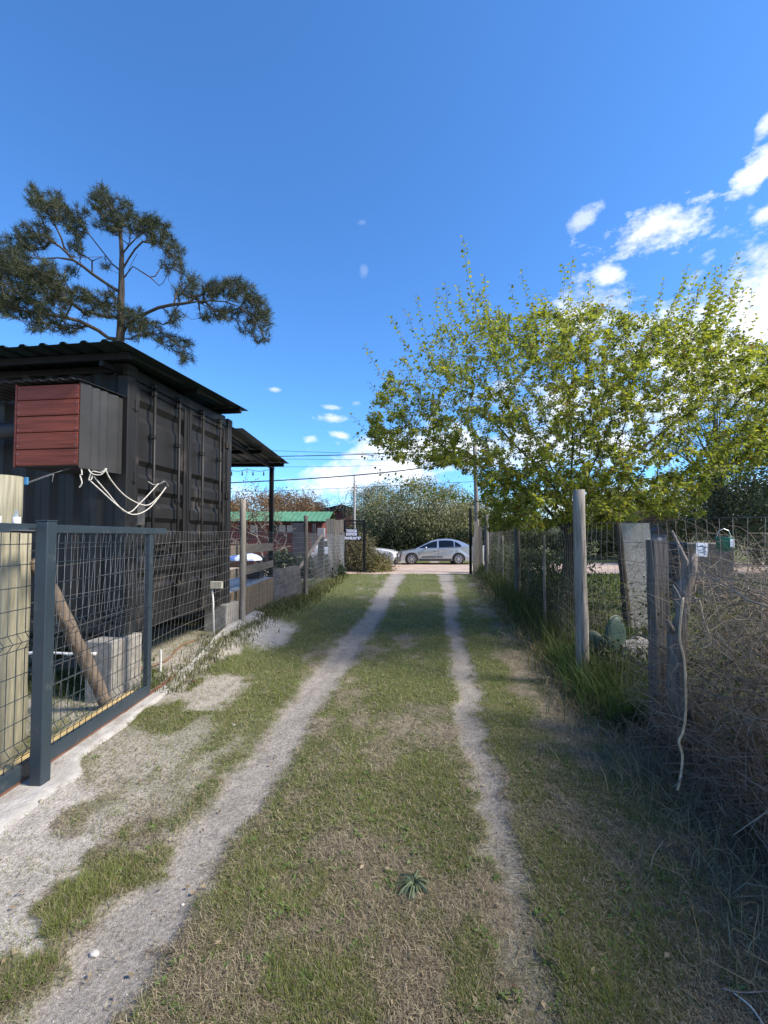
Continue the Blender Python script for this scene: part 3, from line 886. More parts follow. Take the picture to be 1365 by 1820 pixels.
poly([(830, 660), (880, 690)], a7[5], -.4, -1)
blobs = [(140, 100, 35, 28), (160, 150, 40, 35), (230, 150, 70, 45), (240, 200, 80, 45), (330, 220, 80, 55), (360, 290, 50, 45), (470, 110, 38, 40), (460, 150, 55, 45), (540, 190, 85, 60), (600, 265, 110, 50), (500, 260, 70, 40),
         (700, 245, 50, 40), (735, 290, 65, 50), (770, 350, 70, 45), (835, 385, 25, 25), (800, 440, 50, 45), (845, 470, 22, 22), (870, 560, 55, 45), (900, 505, 30, 22), (960, 575, 70, 50), (1050, 560, 70, 50), (1110, 545, 55, 35),
         (1150, 600, 65, 60), (1200, 650, 55, 65), (1235, 710, 40, 50), (1225, 790, 35, 30), (1160, 740, 45, 40), (990, 680, 60, 35), (1080, 680, 55, 40), (820, 700, 40, 40), (700, 735, 60, 30), (760, 790, 60, 35),
         (840, 830, 60, 35), (865, 890, 38, 32), (620, 700, 70, 55), (640, 770, 60, 30), (530, 660, 70, 40), (440, 600, 80, 40), (360, 590, 55, 35), (350, 375, 36, 34), (150, 290, 80, 40), (170, 340, 80, 45), (60, 350, 80, 50), (60, 420, 90, 55),
         (40, 500, 110, 70), (180, 480, 90, 60), (260, 520, 60, 50), (180, 580, 120, 60), (280, 610, 80, 45), (100, 650, 110, 50), (0, 600, 80, 60), (430, 660, 70, 35), (220, 690, 90, 40), (300, 740, 90, 30), (180, 750, 60, 22), (340, 470, 28, 30),
         (-100, 450, 130, 110), (-90, 620, 120, 70), (490, 460, 24, 20), (520, 580, 24, 20)]
tp = []
for (cx, cy, rx_, ry_) in blobs:
    nn_ = int(rx_ * ry_ / 74)
    for k in range(nn_):
        a_ = random.uniform(0, 2 * pi); q = sqrt(random.random())
        tp.append((zp(cx + cos(a_) * rx_ * q, cy + sin(a_) * ry_ * q, random.gauss(0, .55) + (-1.0 if cx < 300 and cy > 350 else 0)), 0))
tp = np.array([p for p, _ in tp])
tp = tp[np.argsort(np.linalg.norm(tp - np.array(zp(565, 560)), axis=1))]
P, par, chains, cnt = grow(base_nodes, base_par, tp, .35, .15, .06, .10)
rad = np.clip(.008 * (cnt / 2.0) ** .42, .008, .16)
rad[tk] = np.maximum(rad[tk], np.interp(np.arange(len(tk)), [0, 3, 8, 14], [.19, .13, .08, .025]))
link('trunk', skeleton_mesh(P, ch0, chains, rad, 'pine_trunk'), M_PINEB, PN, True)
NP_, ND, NC = [], [], []
for ch in chains:
    tip = P[ch[-1]]; dr_ = P[ch[-1]] - P[ch[-2]]; dr_ = dr_ / (np.linalg.norm(dr_) + 1e-9)
    for rep in range(2):
        c0 = tip - dr_ * .16 * rep
        m = 13
        v = RNG.normal(0, 1, (m, 3)); v /= np.linalg.norm(v, axis=1, keepdims=True)
        v = v + dr_[None] * .8 + np.array([0, 0, .25]); v /= np.linalg.norm(v, axis=1, keepdims=True)
        NP_.append(np.tile(c0, (m, 1)) + RNG.normal(0, .025, (m, 3))); ND.append(v * RNG.uniform(.12, .24, (m, 1)))
        cc = lerp([.022, .032, .016], [.070, .080, .034], RNG.random() * .6 + RNG.random((m, 1)) * .4)
        NC.append(cc)
NP_, ND, NC = map(np.concatenate, (NP_, ND, NC))
PP = np.stack([NP_, NP_ + ND], 1)
V, Qd, C = vtubes(PP, np.array([[.0065, .002]]), 2, NC)
o = link('crown', np_mesh('pine_needles', V, Qd, None, C), M_NEEDLE, PN, True); o['kind'] = 'stuff'
print('needles', len(PP))

# ------------------------------------------------------------------ background trees and shrubs
def bg_tree(name, label, cat, base, lobes, n, leaf, cols, trunk=True, tr_r=.12, droop=.3, group=None, clus=1.0, bark=None, trunk_top=None, aspect=.45):
    """lobes: (dx, dy, z, rx, ry, rz) relative to base"""
    root = thing(name, label, cat, base, 0, group)
    vol = np.array([l[3] * l[4] * l[5] for l in lobes]) ** .67; vol = vol / vol.sum()
    Ps, Cs, Ds = [], [], []
    for lb, v in zip(lobes, vol):
        m = int(n * v)
        nc_ = max(5, int(m / 40 / clus))
        u = RNG.normal(0, 1, (nc_, 3)); u /= np.linalg.norm(u, axis=1, keepdims=True)
        rr = RNG.uniform(.55, 1.0, (nc_, 1)) ** .7
        cc = np.array(lb[:3]) + u * rr * np.array(lb[3:])
        which = RNG.integers(0, nc_, m)
        size = (np.mean(lb[3:]) * .20) * RNG.uniform(.6, 1.5, nc_)
        p = cc[which] + RNG.normal(0, 1, (m, 3)) * size[which][:, None] * np.array([1, 1, .75])
        tone = RNG.random(nc_)[which][:, None]
        c = lerp(cols[0], cols[1], np.clip(tone * .7 + RNG.random((m, 1)) * .4, 0, 1))
        if len(cols) > 2:
            c = np.where(RNG.random((m, 1)) < .12, np.array([cols[2]]), c)
        Ps.append(p); Cs.append(c)
        outw = (p - np.array(lb[:3])) / np.array(lb[3:]); outw /= np.linalg.norm(outw, axis=1, keepdims=True) + 1e-6
        Ds.append(outw * .7 + RNG.normal(0, .6, (m, 3)) + np.array([0, 0, -droop]))
    Ps, Cs, Ds = map(np.concatenate, (Ps, Cs, Ds))
    k = Ps[:, 2] > .03 - base[2] * 0
    Ps, Cs, Ds = Ps[k], Cs[k], Ds[k]
    m = len(Ps)
    L = leaf * RNG.uniform(.6, 1.4, m)
    V, T, C = leaves2(Ps, Ds, RNG.normal(0, 1, (m, 3)), L, L * aspect, Cs)
    o = link('crown', np_mesh('crown', V, None, T, C), M_FAR, root); o['kind'] = 'stuff'
    if trunk:
        bm = NB()
        ztop = trunk_top or max(l[2] for l in lobes)
        btube(bm, [(0, 0, -.1), (random.uniform(-.1, .1), 0, ztop * .35), (random.uniform(-.2, .2), random.uniform(-.2, .2), ztop * .7), (0, 0, ztop)], [tr_r, tr_r * .85, tr_r * .6, tr_r * .25], 7)
        for lb in lobes:
            for q in range(3):
                s_ = random.uniform(.3, .7) * ztop
                e = (lb[0] + random.uniform(-.5, .5) * lb[3], lb[1] + random.uniform(-.5, .5) * lb[4], lb[2] + random.uniform(-.2, .6) * lb[5])
                btube(bm, [(0, 0, s_), (e[0] * .5, e[1] * .5, s_ + (e[2] - s_) * .4), e], [tr_r * .45, tr_r * .3, tr_r * .1], 5)
        link('trunk', bm_mesh('trunk', bm, True), bark or M_BARK, root)
    return root

OLIVE = ([.10, .115, .055], [.29, .29, .15], [.34, .32, .18])
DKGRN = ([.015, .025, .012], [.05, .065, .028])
MIDG = ([.03, .05, .016], [.09, .12, .035])
RUST = ([.13, .075, .035], [.26, .16, .075])
X0, _, _ = at(745, 953, 31)
bg_tree('willow_tree', 'wide rounded olive green tree directly behind the silver sedan', 'tree', (X0, 31, 0),
        [(-2.2, 0, 2.9, 1.9, 1.8, 2.0), (0, -.3, 3.6, 2.1, 2, 2.0), (1.9, 0, 3.3, 1.9, 1.8, 1.9), (.6, 0, 2.2, 2.6, 1.8, 1.4), (-1.0, .2, 2.0, 2.4, 1.8, 1.3), (3.1, .2, 2.6, 1.2, 1.4, 1.5)], 46000, .17, OLIVE, tr_r=.2, droop=.9, aspect=.32)
X0, _, _ = at(660, 953, 33)
bg_tree('feathery_tree', 'pale feathery tree with thin twigs left of the wide olive tree', 'tree', (X0, 33.5, 0),
        [(-.5, 0, 3.9, 1.3, 1.2, 1.6), (.7, 0, 4.2, 1.2, 1.2, 1.5), (0, 0, 2.2, 1.9, 1.4, 1.6)], 15000, .15, ([.11, .11, .06], [.27, .25, .15]), tr_r=.13, droop=.1, aspect=.25)
X0, _, _ = at(870, 953, 33)
bg_tree('roadside_tree', 'mid green tree standing right of the wide olive tree beyond the road', 'tree', (X0, 33, 0),
        [(0, 0, 3.0, 2.2, 1.8, 2.0), (1.8, 0, 2.8, 1.8, 1.6, 1.9), (-1.2, 0, 2.2, 1.6, 1.4, 1.4)], 16000, .16, ([.07, .085, .035], [.20, .20, .09]), tr_r=.14)
# undergrowth: dark hedge along the far road edge
def hedge(name, label, x0, x1, y, h, n, leaf, cols, dep=.8, group=None):
    root = thing(name, label, 'hedge', ((x0 + x1) / 2, y, 0), 0, group)
    k = max(3, int((x1 - x0) / (h * .7)))
    L = []
    for i in range(k):
        xx = (i + .5) / k * (x1 - x0) - (x1 - x0) / 2
        hh = h * random.uniform(.75, 1.15)
        L.append((xx, random.uniform(-.2, .2), hh * .48, (x1 - x0) / k * .75, dep, hh * .5))
    m = n // k
    Ps, Cs = [], []
    for lb in L:
        nc_ = 26; u = RNG.normal(0, 1, (nc_, 3)); u /= np.linalg.norm(u, axis=1, keepdims=True)
        cc = np.array(lb[:3]) + u * RNG.uniform(.5, 1, (nc_, 1)) * np.array(lb[3:])
        wch = RNG.integers(0, nc_, m)
        Ps.append(cc[wch] + RNG.normal(0, .16 * h * .6, (m, 3))); Cs.append(lerp(cols[0], cols[1], np.clip(RNG.random(nc_)[wch][:, None] * .6 + RNG.random((m, 1)) * .4, 0, 1)))
    Ps, Cs = np.concatenate(Ps), np.concatenate(Cs)
    k_ = Ps[:, 2] > .02; Ps, Cs = Ps[k_], Cs[k_]; m = len(Ps)
    Lf = leaf * RNG.uniform(.6, 1.4, m)
    V, T, C = leaves2(Ps, RNG.normal(0, 1, (m, 3)), RNG.normal(0, 1, (m, 3)), Lf, Lf * .45, Cs)
    o = link('foliage', np_mesh('foliage', V, None, T, C), M_FAR, root); o['kind'] = 'stuff'
    bm = NB()
    for q in range(int((x1 - x0) * 2)):
        xx = random.uniform(-(x1 - x0) / 2, (x1 - x0) / 2)
        btube(bm, [(xx, 0, -.05), (xx + random.uniform(-.2, .2), 0, h * .5), (xx + random.uniform(-.4, .4), random.uniform(-.3, .3), h * .9)], [.03, .02, .006], 5)
    link('stems', bm_mesh('stems', bm), M_BARK, root)['kind'] = 'stuff'
    return root
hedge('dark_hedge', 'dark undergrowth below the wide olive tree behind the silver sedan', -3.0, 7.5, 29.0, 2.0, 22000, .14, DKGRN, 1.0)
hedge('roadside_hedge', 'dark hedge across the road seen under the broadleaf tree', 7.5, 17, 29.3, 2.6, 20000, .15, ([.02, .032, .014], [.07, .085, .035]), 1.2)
# trees of the garden at right
for (px, Y, lobes, nlv, cols, lab) in [
        (1345, 24, [(0, 0, 5.0, 2.6, 2.2, 2.6), (.4, 0, 2.6, 2.6, 2.0, 2.0), (-1.4, 0, 3.3, 1.9, 1.8, 1.9)], 20000, ([.022, .034, .020], [.075, .095, .05]), 'tall dark green conifer-like tree at the right edge behind the brambles'),
        (1225, 30, [(0, 0, 3.4, 2.9, 2.2, 1.9), (2.2, 0, 3.1, 2.0, 1.8, 1.9), (-2, 0, 2.6, 1.8, 1.6, 1.6)], 17000, ([.02, .032, .014], [.07, .09, .035]), 'dark rounded tree beyond the road above the white notice'),
        (1110, 34, [(0, 0, 3.2, 2.6, 2.0, 1.8), (-2.4, 0, 2.8, 2.0, 1.8, 1.6)], 12000, ([.03, .045, .016], [.10, .12, .045]), 'mid green tree behind the small clay-roofed shed'),
        (1480, 17, [(0, 0, 4.0, 2.6, 2.2, 2.4), (-.6, 0, 2.0, 2.4, 2.0, 1.8)], 10000, ([.022, .034, .018], [.07, .09, .04]), 'dark evergreen just past the right edge of the garden')]:
    X0, _, _ = at(px, 953, Y)
    bg_tree('garden_tree', lab, 'tree', (X0, Y, 0), lobes, nlv, .16, cols, tr_r=.2, group='dark trees at the far side of the right garden')
# dark pine seen through the crown at right
X0, _, _ = at(1275, 953, 26)
bg_tree('far_pine', 'dark pine glimpsed through the crown of the broadleaf tree', 'tree', (X0, 26, 0),
        [(-1.2, 0, 8.2, 1.2, 1, .5), (1.0, 0, 7.6, 1.3, 1, .5), (1.8, 0, 9.0, 1.0, 1, .5), (.2, 0, 9.8, 1.1, 1, .45), (-2.2, 0, 6.9, 1.1, 1, .4)], 9000, .14, DKGRN, tr_r=.2, trunk_top=9.6, droop=-.3, aspect=.2)
# left background
for (px, Y, lobes, nlv, cols, lab) in [
        (455, 38, [(0, 0, 4.0, 2.6, 2, 1.2), (-2.6, 0, 3.6, 2, 1.6, 1.2)], 9000, RUST, 'rust brown tree above the left part of the green roof'),
        (512, 40, [(0, 0, 4.3, 2.3, 2, 1.1), (1.6, 0, 3.6, 1.4, 1.2, 1.1)], 9000, RUST, 'rust brown tree above the right part of the green roof'),
        (570, 44, [(0, 0, 3.0, 3.2, 2, 1.6), (3, 0, 3.0, 2.6, 2, 1.5)], 9000, MIDG, 'low green trees beside the grey sheet roof')]:
    X0, _, _ = at(px, 953, Y)
    bg_tree('yard_tree', lab, 'tree', (X0, Y, 0), lobes, nlv, .16, cols, tr_r=.12, group='trees behind the red house')
X0, _, _ = at(380, 953, 46)
bg_tree('container_side_tree', 'green tree standing far behind the deck canopy', 'tree', (X0, 46, 0), [(0, 0, 3.4, 3.4, 2, 2.0)], 6000, .2, MIDG)

# bare trees
def bare_tree(name, label, base, H, spread, ntips, rmul=1.0, group=None, seed=1, shoots=0, mat=None, twigcol=None, leafy=0):
    root = thing(name, label, 'tree', base, 0, group)
    bn, bp_ = [(0, 0, -.1), (0, 0, H * .12), (.02, 0, H * .22)], [-1, 0, 1]
    tips = []
    for i in range(ntips):
        a_ = random.uniform(0, 2 * pi); q = sqrt(random.random()); 
        zz = H * (.45 + .55 * random.random() * (1 - .5 * q))
        tips.append((cos(a_) * spread * q, sin(a_) * spread * q, zz))
    tips = np.array(tips); tips = tips[np.argsort(tips[:, 2])]
    P, par, chains, cnt = grow(bn, bp_, tips, .22, .3, 0, .10, .05)
    tips2 = []
    if shoots:
        for i in range(shoots):
            j = random.randrange(len(P) // 3, len(P)); tips2.append(P[j] + np.array([random.gauss(0, .12), random.gauss(0, .12), random.uniform(.5, 1.5)]))
        P, par, c2, _ = grow(P, par, tips2, .3, .4, 0, .02, 0); chains = chains + c2
        cnt = np.zeros(len(P))
        for i in range(len(P) - 1, -1, -1):
            if cnt[i] == 0: cnt[i] = 1
            if par[i] >= 0: cnt[par[i]] += cnt[i]
    rad = np.clip(.007 * rmul * (cnt / 2.0) ** .48, .006 * rmul, .2)
    link('trunk', skeleton_mesh(P, [[0, 1, 2]], chains, rad, 'bare_trunk'), mat or M_BARKG, root)
    if leafy:
        pts = P[len(P) // 3:]; m = leafy; pick = RNG.integers(0, len(pts), m)
        pp = pts[pick] + RNG.normal(0, .09, (m, 3))
        V, T, C = leaves(pp, RNG.normal(0, 1, (m, 3)), RNG.normal(0, 1, (m, 3)), RNG.uniform(.05, .11, m), RNG.uniform(.03, .06, m), lerp([.12, .05, .03], [.22, .13, .06], RNG.random((m, 1))))
        o = link('crown', np_mesh('crown', V, None, T, C), M_FAR, root); o['kind'] = 'stuff'
    return root
X0, _, _ = at(461, 960, 15)
bare_tree('bare_fruit_tree', 'bare grey forked tree with upright shoots in front of the red house', (X0, 15, 0), 2.6, 1.25, 70, 1.4, shoots=26)
X0, _, _ = at(428, 960, 19)
bare_tree('bare_shrub_tree', 'half bare reddish tree between the deck canopy and the green roof', (X0, 19, 0), 4.0, 1.7, 160, 1.1, shoots=12, leafy=1600, mat=M_BARK)
X0, _, _ = at(500, 960, 30)
bare_tree('dark_bare_tree', 'dark nearly leafless tree rising behind the middle of the green roof', (X0, 30, 0), 5.2, 2.0, 190, 1.5, shoots=10, leafy=1500, mat=M_BARK)
X0, _, _ = at(541, 960, 32)
bare_tree('dark_windswept_tree', 'dark ragged tree rising over the right part of the green roof', (X0, 32, 0), 5.9, 1.7, 170, 1.6, leafy=2200, mat=M_BARK)
X0, _, _ = at(622, 960, 34)
bare_tree('pale_bare_tree', 'pale leafless tree beside the thin concrete pole', (X0, 34, 0), 5.8, 2.4, 160, 1.5, shoots=10)

# ------------------------------------------------------------------ gate (left)
GXc, GY0, GY1 = -2.30, .95, 4.34
GT = thing('sliding_gate', 'slate blue metal sliding gate with wire mesh infill standing on a rusty rail', 'gate', (GXc, (GY0 + GY1) / 2, .02))
bm = NB(); box2(bm, (GXc - .02, GY0, 1.602), (GXc + .03, GY1 + .24, 1.66), .003); link('top_rail', bm_mesh('top_rail', bm), M_GATE, GT, True)
bm = NB(); box2(bm, (GXc - .02, GY0, .045), (GXc + .02, GY1, .14), .003); link('bottom_rail', bm_mesh('bottom_rail', bm), M_GATE, GT, True)
for yy in (GY0 + .03, GY1 - .03):
    bm = NB(); box2(bm, (GXc - .022, yy - .035, .142), (GXc + .022, yy + .035, 1.60), .003); link('stile', bm_mesh('stile', bm), M_GATE, GT, True)
# fold of the stile face, as a rolled edge
def fold(z):
    f1 = .035 * max(0, 1 - abs(z - .92) / .05); f2 = .035 * max(0, 1 - abs(z - .24) / .05)
    return f1 + f2
zs = [.142, .19, .24, .29, .87, .92, .97, 1.6]
me = None
ys = np.arange(GY0 + .09, GY1 - .07, .066)
bm = NB(); btube(bm, [(fold(z), 0, z) for z in zs], .0026, 5); wv_me = bm_mesh('gate_wire_vertical', bm, True); wv_me.materials.append(M_WIREG)
for yv in ys:
    o = link('wire', wv_me, None, GT); o.location = (.012, yv - GT.location.y, -.02)
bm = NB(); btube(bm, [(0, -(GY1 - GY0 - .08) / 2, 0), (0, (GY1 - GY0 - .08) / 2, 0)], .003, 5); wh_me = bm_mesh('gate_wire_horizontal', bm, True); wh_me.materials.append(M_WIREG)
for zz in [.19, .24, .29, .42, .56, .71, .87, .92, .97, 1.12, 1.26, 1.40, 1.53]:
    o = link('crosswire', wh_me, None, GT); o.location = (.012 + fold(zz) + .004, 0, zz - .02)
# wheels under the gate
for yy in (GY0 + .4, 3.95):
    bm = NB(); btube(bm, [(GXc - .012, yy, .05), (GXc + .012, yy, .05)], .035, 12); link('wheel', bm_mesh('wheel', bm), M_RUST, GT, True)

# guide post with rollers
GP = thing('gate_guide_post', 'square slate blue steel post in front of the gate, bolted to the concrete strip', 'post', (-2.175, 2.83, 0))
bm = NB(); box2(bm, (-.038, -.042, -.05), (.038, .042, 1.675), .005); link('shaft', bm_mesh('shaft', bm), M_GATE, GP)
bm = NB(); box2(bm, (-.04, -.044, 1.6753), (.04, .044, 1.683), .002); link('cap', bm_mesh('cap', bm), M_GATE, GP)
for dy in (-.14, .0):
    bm = NB(); btube(bm, [(-.12, dy - .09, 1.62), (-.12, dy - .09, 1.70)], .02, 12); link('roller', bm_mesh('roller', bm, True), M_WHITE, GP)
    bm = NB(); btube(bm, [(-.12, dy - .09, 1.70), (-.12, dy - .09, 1.715)], .016, 6); btube(bm, [(-.12, dy - .09, 1.715), (-.12, dy - .09, 1.74)], .008, 8); link('bolt', bm_mesh('bolt', bm), M_STEEL, GP)
bm = NB(); box2(bm, (-.15, -.16, 1.612), (-.0385, .0, 1.619), .001); link('bracket', bm_mesh('bracket', bm), M_STEEL, GP)

# concrete strip and rusty rail
def strip_mesh():
    ys = np.arange(1.0, 7.7, .06); V = []
    for i, yv in enumerate(ys):
        xr = -2.17 + (fbm(yv * 3, 0, 80) - .5) * .07 + .03 * sstep(2.0, 4, yv) - .06 * sstep(4.2, 6, yv)
        if yv < 3.25: xr += .20 * sstep(3.25, 2.9, yv) * (.9 + .4 * (fbm(yv * 9, 3, 81) - .5))
        if yv > 5.9: xr += .16 * sstep(5.9, 7.4, yv)
        xl = -2.42 + .14 * sstep(4.2, 5.5, yv) + (fbm(yv * 3, 5, 82) - .5) * .05
        bz = float(bank(xl, yv)) * .3
        row = []
        for k in range(9):
            s = k / 8; xx = xl + (xr - xl) * s
            z = .022 + (float(fbm(xx * 9, yv * 9, 83, 3)) - .5) * .014 + bz * (1 - s) + float(bank(xx, yv))
            if k in (0, 8): z = -.03 + float(bank(xx, yv))
            row.append((xx, yv, z))
        V.append(row)
    V = np.array(V); n = len(ys)
    ii = np.arange(n * 9).reshape(n, 9)
    return np_mesh('concrete_strip', V.reshape(-1, 3), np.stack([ii[:-1, :-1], ii[:-1, 1:], ii[1:, 1:], ii[1:, :-1]], -1).reshape(-1, 4), smooth=True)
setp(link('concrete_strip', strip_mesh(), M_STRIP), kind='structure')
bm = NB(); beam(bm, (-2.30, 1.0, .028), (-2.30, 5.6, .045), .024, .02); 
setp(link('gate_rail', bm_mesh('gate_rail', bm), M_RUST), 'rusty steel gate rail set along the pale concrete strip', 'rail')

# treated posts, brace, timber
def round_post(name, label, loc, h, r, mat, lean=(0, 0), taper=.97, cat='post', group=None, chips=0):
    bm = NB(); n = 9
    pts = [(lean[0] * i / n + random.uniform(-.004, .004), lean[1] * i / n + random.uniform(-.004, .004), -.1 + (h + .1) * i / n) for i in range(n + 1)]
    btube(bm, pts, [r * (1 - (1 - taper) * i / n) * random.uniform(.97, 1.03) for i in range(n + 1)], 16)
    o = link(name, bm_mesh(name, bm, True), mat); o.location = loc
    for e in range(0): pass
    return setp(o, label, cat, group)
round_post('timber_gatepost', 'tall pale treated round timber post at the left edge, rising above the gate', (-2.665, 3.05, 0), 2.0, .115, M_TREAT)
round_post('short_timber_post', 'shorter pale treated post just behind the tall one, carrying the brace log', (-2.83, 3.36, 0), 1.60, .11, M_TREAT)
def log(name, label, a, b, r0, r1, mat, cat='log'):
    a, b = Vector(a), Vector(b); bm = NB(); n = 10
    pts = [a.lerp(b, i / n) - a + Vector([random.uniform(-.008, .008) for _ in range(3)]) for i in range(n + 1)]
    btube(bm, pts, [r0 + (r1 - r0) * i / n + random.uniform(-.004, .004) for i in range(n + 1)], 12)
    o = link(name, bm_mesh(name, bm, True), mat); o.location = a
    return setp(o, label, cat)
log('brace_log', 'rough brown log leaning as a brace behind the gate', (-2.545, 4.12, -.03), (-2.72, 3.44, 1.40), .058, .052, wood('brace_log_bark', (.26, .20, .15), (.09, .07, .055), 2.2, .9, bump=1))
bm = NB(); box2(bm, (-2.475, 1.4, .0), (-2.385, 4.3, .085), .004)
o = link('pine_beam', bm_mesh('pine_beam', bm), M_YEL); setp(o, 'new yellow pine beam lying on the ground behind the gate', 'beam')

# ------------------------------------------------------------------ container
O = Vector((-2.59, 4.39, .585)); ROT = -math.atan2(.124, .992)
CW, CH, CL = 2.25, 2.745, 6.05
def C2W(x, y, z=0): 
    c, s = cos(ROT), sin(ROT)
    return Vector((O.x + x * c - y * s, O.y + x * s + y * c, O.z + z))
CT = thing('shipping_container', 'black painted steel shipping container raised on concrete blocks', 'container', O, ROT)
cf = .16
def casting(x, y, z):
    bm = NB(); box2(bm, (x, y, z), (x + .16, y + .14, z + .115), .004)
    o = link('corner_casting', bm_mesh('corner_casting', bm), M_CAST, CT)
    # dark oval holes
    yf = y - .0015 if y < 1 else y + .1415
    b2 = NB(); vs = [b2.verts.new((x + .08 + cos(a_) * .034, yf, z + .058 + sin(a_) * .040)) for a_ in np.linspace(0, 2 * pi, 14)[:-1]]; b2.faces.new(vs); link('hole', bm_mesh('hole', b2), M_CABLE, o); b2 = NB()
    xf = x + .1615 if x > -1 else x - .0015
    vs = [b2.verts.new((xf, y + .07 + cos(a_) * .032, z + .058 + sin(a_) * .040)) for a_ in np.linspace(0, 2 * pi, 14)[:-1]]; b2.faces.new(vs)
    link('hole', bm_mesh('hole', b2), M_CABLE, o)
for x in (-.155, -CL):
    for y in (-.005, CW - .135):
        for z in (0, CH - .11):
            casting(x, y, z)
# corner posts
for x in (-.12, -CL + .01):
    for y in (0.005, CW - .125):
        bm = NB(); box2(bm, (x, y, .116), (x + .12, y + .12, CH - .111), .006); link('corner_post', bm_mesh('corner_post', bm), M_BLACK, CT)
# rails
for (lo, hi, nm) in [((-CL + .17, .01, .02), (-.16, .09, .15), 'bottom_side_rail'), ((-CL + .17, CW - .09, .02), (-.16, CW - .01, .15), 'bottom_side_rail'),
                     ((-CL + .17, .012, CH - .08), (-.16, .075, CH - .01), 'top_side_rail'), ((-CL + .17, CW - .075, CH - .08), (-.16, CW - .012, CH - .01), 'top_side_rail'),
                     ((-.11, .14, CH - .12), (-.012, CW - .14, CH - .012), 'door_header'), ((-.11, .14, .01), (-.012, CW - .14, .13), 'door_sill')]:
    bm = NB(); box2(bm, lo, hi, .004); link(nm, bm_mesh(nm, bm), M_BLACK, CT)
# corrugated sides
def corr(length, h, pitch=.276, depth=.036, axis='x'):
    prof = []
    x = 0
    fr = [(0, 0), (.26, 0), (.5, 1), (.76, 1), (1.0, 0)]
    while x < length:
        for f_, d_ in fr[:-1]:
            if x + f_ * pitch <= length: prof.append((x + f_ * pitch, d_ * depth))
        x += pitch
    prof.append((length, 0))
    return prof
def side_wall(y, sgn, nm='side_wall'):
    pr = corr(CL - .26, 1); bm = NB()
    r0 = [[bm.verts.new((-CL + .13 + a_, y + sgn * d_, z)) for a_, d_ in pr] for z in (.151, CH - .081)]
    for i in range(len(pr) - 1): bm.faces.new((r0[0][i], r0[0][i + 1], r0[1][i + 1], r0[1][i]))
    link(nm, bm_mesh(nm, bm), M_BLACK, CT)
side_wall(.025, 1); side_wall(CW - .025, -1)
bm = NB(); box2(bm, (-CL + .1, .1, CH - .05), (-.11, CW - .1, CH - .02)); link('roof', bm_mesh('roof', bm), M_BLACK, CT)
bm = NB(); box2(bm, (-CL + .02, .13, .12), (-CL + .05, CW - .13, CH - .1)); link('end_wall', bm_mesh('end_wall', bm), M_BLACK, CT)
bm = NB(); box2(bm, (-CL + .1, .1, .12), (-.13, CW - .1, .15)); link('floor', bm_mesh('floor', bm), M_BLACK, CT)
# doors
z0, z1 = .135, CH - .125
def door(y0, y1, lab):
    H = z1 - z0; rec = [(.07, .165), (.33, .405), (.45, .525), (.57, .645), (.69, .765), (.81, .885)]
    pr = [(0, 0)]
    for a_, b_ in rec:
        w_ = b_ - a_; pr += [(a_, 0), (a_ + w_ * .28, 1), (b_ - w_ * .28, 1), (b_, 0)]
    pr.append((1, 0))
    root = None
    bm = NB(); m_ = .075
    r = [[bm.verts.new((-.038 - d_ * .038, yv, z1 - f_ * H)) for f_, d_ in pr] for yv in (y0 + m_, y1 - m_)]
    for i in range(len(pr) - 1): bm.faces.new((r[0][i], r[1][i], r[1][i + 1], r[0][i + 1]))
    root = link('door', bm_mesh('door', bm), M_BLACK, CT)
    for (lo, hi) in [((-.075, y0, z0), (-.022, y0 + m_, z1)), ((-.075, y1 - m_, z0), (-.022, y1, z1)), ((-.075, y0 + m_, z0), (-.024, y1 - m_, z0 + .06)), ((-.075, y0 + m_, z1 - .06), (-.024, y1 - m_, z1))]:
        bm = NB(); box2(bm, lo, hi, .004); link('door_frame', bm_mesh('door_frame', bm), M_BLACK, root)
    bm = NB()
    for (yy) in (y0, y1):
        box2(bm, (-.0215, yy - .009 + (.012 if yy == y0 else -.012), z0 + .01), (-.012, yy + .009 + (.012 if yy == y0 else -.012), z1 - .01))
    link('gasket', bm_mesh('gasket', bm), M_CABLE, root)
    W = y1 - y0
    for q in (.27, .74):
        yr = y0 + W * q
        bm = NB(); btube(bm, [(.018, yr, z0 - .06), (.018, yr, z1 + .05)], .017, 10); rod = link('lock_rod', bm_mesh('lock_rod', bm, True), M_BLACK, root)
        for zz in (z0 - .02, z0 + .28, z0 + .8, z0 + 1.28, z0 + 1.95, z1 - .06, z1 + .02):
            bm = NB(); box2(bm, (-.02, yr - .032, zz - .028), (.012, yr + .032, zz + .028), .004); btube(bm, [(.018, yr, zz - .02), (.018, yr, zz + .02)], .025, 10); link('rod_bracket', bm_mesh('rod_bracket', bm), M_BLACK, rod)
        sg = 1 if q < .5 else -1
        zz = z0 + .72 + (.03 if q > .5 else 0)
        bm = NB(); beam(bm, (.036, yr, zz), (.036, yr + sg * .26, zz - .01), .012, .03); box2(bm, (-.02, yr + sg * .2 - .02, zz - .05), (.028, yr + sg * .2 + .02, zz + .03), .003); link('lock_handle', bm_mesh('lock_handle', bm), M_BLACK, rod)
    yh = y0 - .02 if y0 < .5 else y1 + .02
    for zz in (.25, .85, 1.55, 2.3):
        bm = NB(); box2(bm, (-.025, yh - .05, zz), (.006, yh + .05, zz + .09), .004); btube(bm, [(.008, yh, zz - .01), (.008, yh, zz + .1)], .012, 8); link('hinge', bm_mesh('hinge', bm), M_BLACK, root)
    return root
door(.135, CW / 2 - .006, 'near'); d2 = door(CW / 2 + .006, CW - .135, 'far')
bm = NB(); box2(bm, (-.02, CW / 2 + .03, z0 + 1.05), (.012, CW / 2 + .09, z0 + 1.2), .01); link('latch_plate', bm_mesh('latch_plate', bm), M_BLACK, d2)
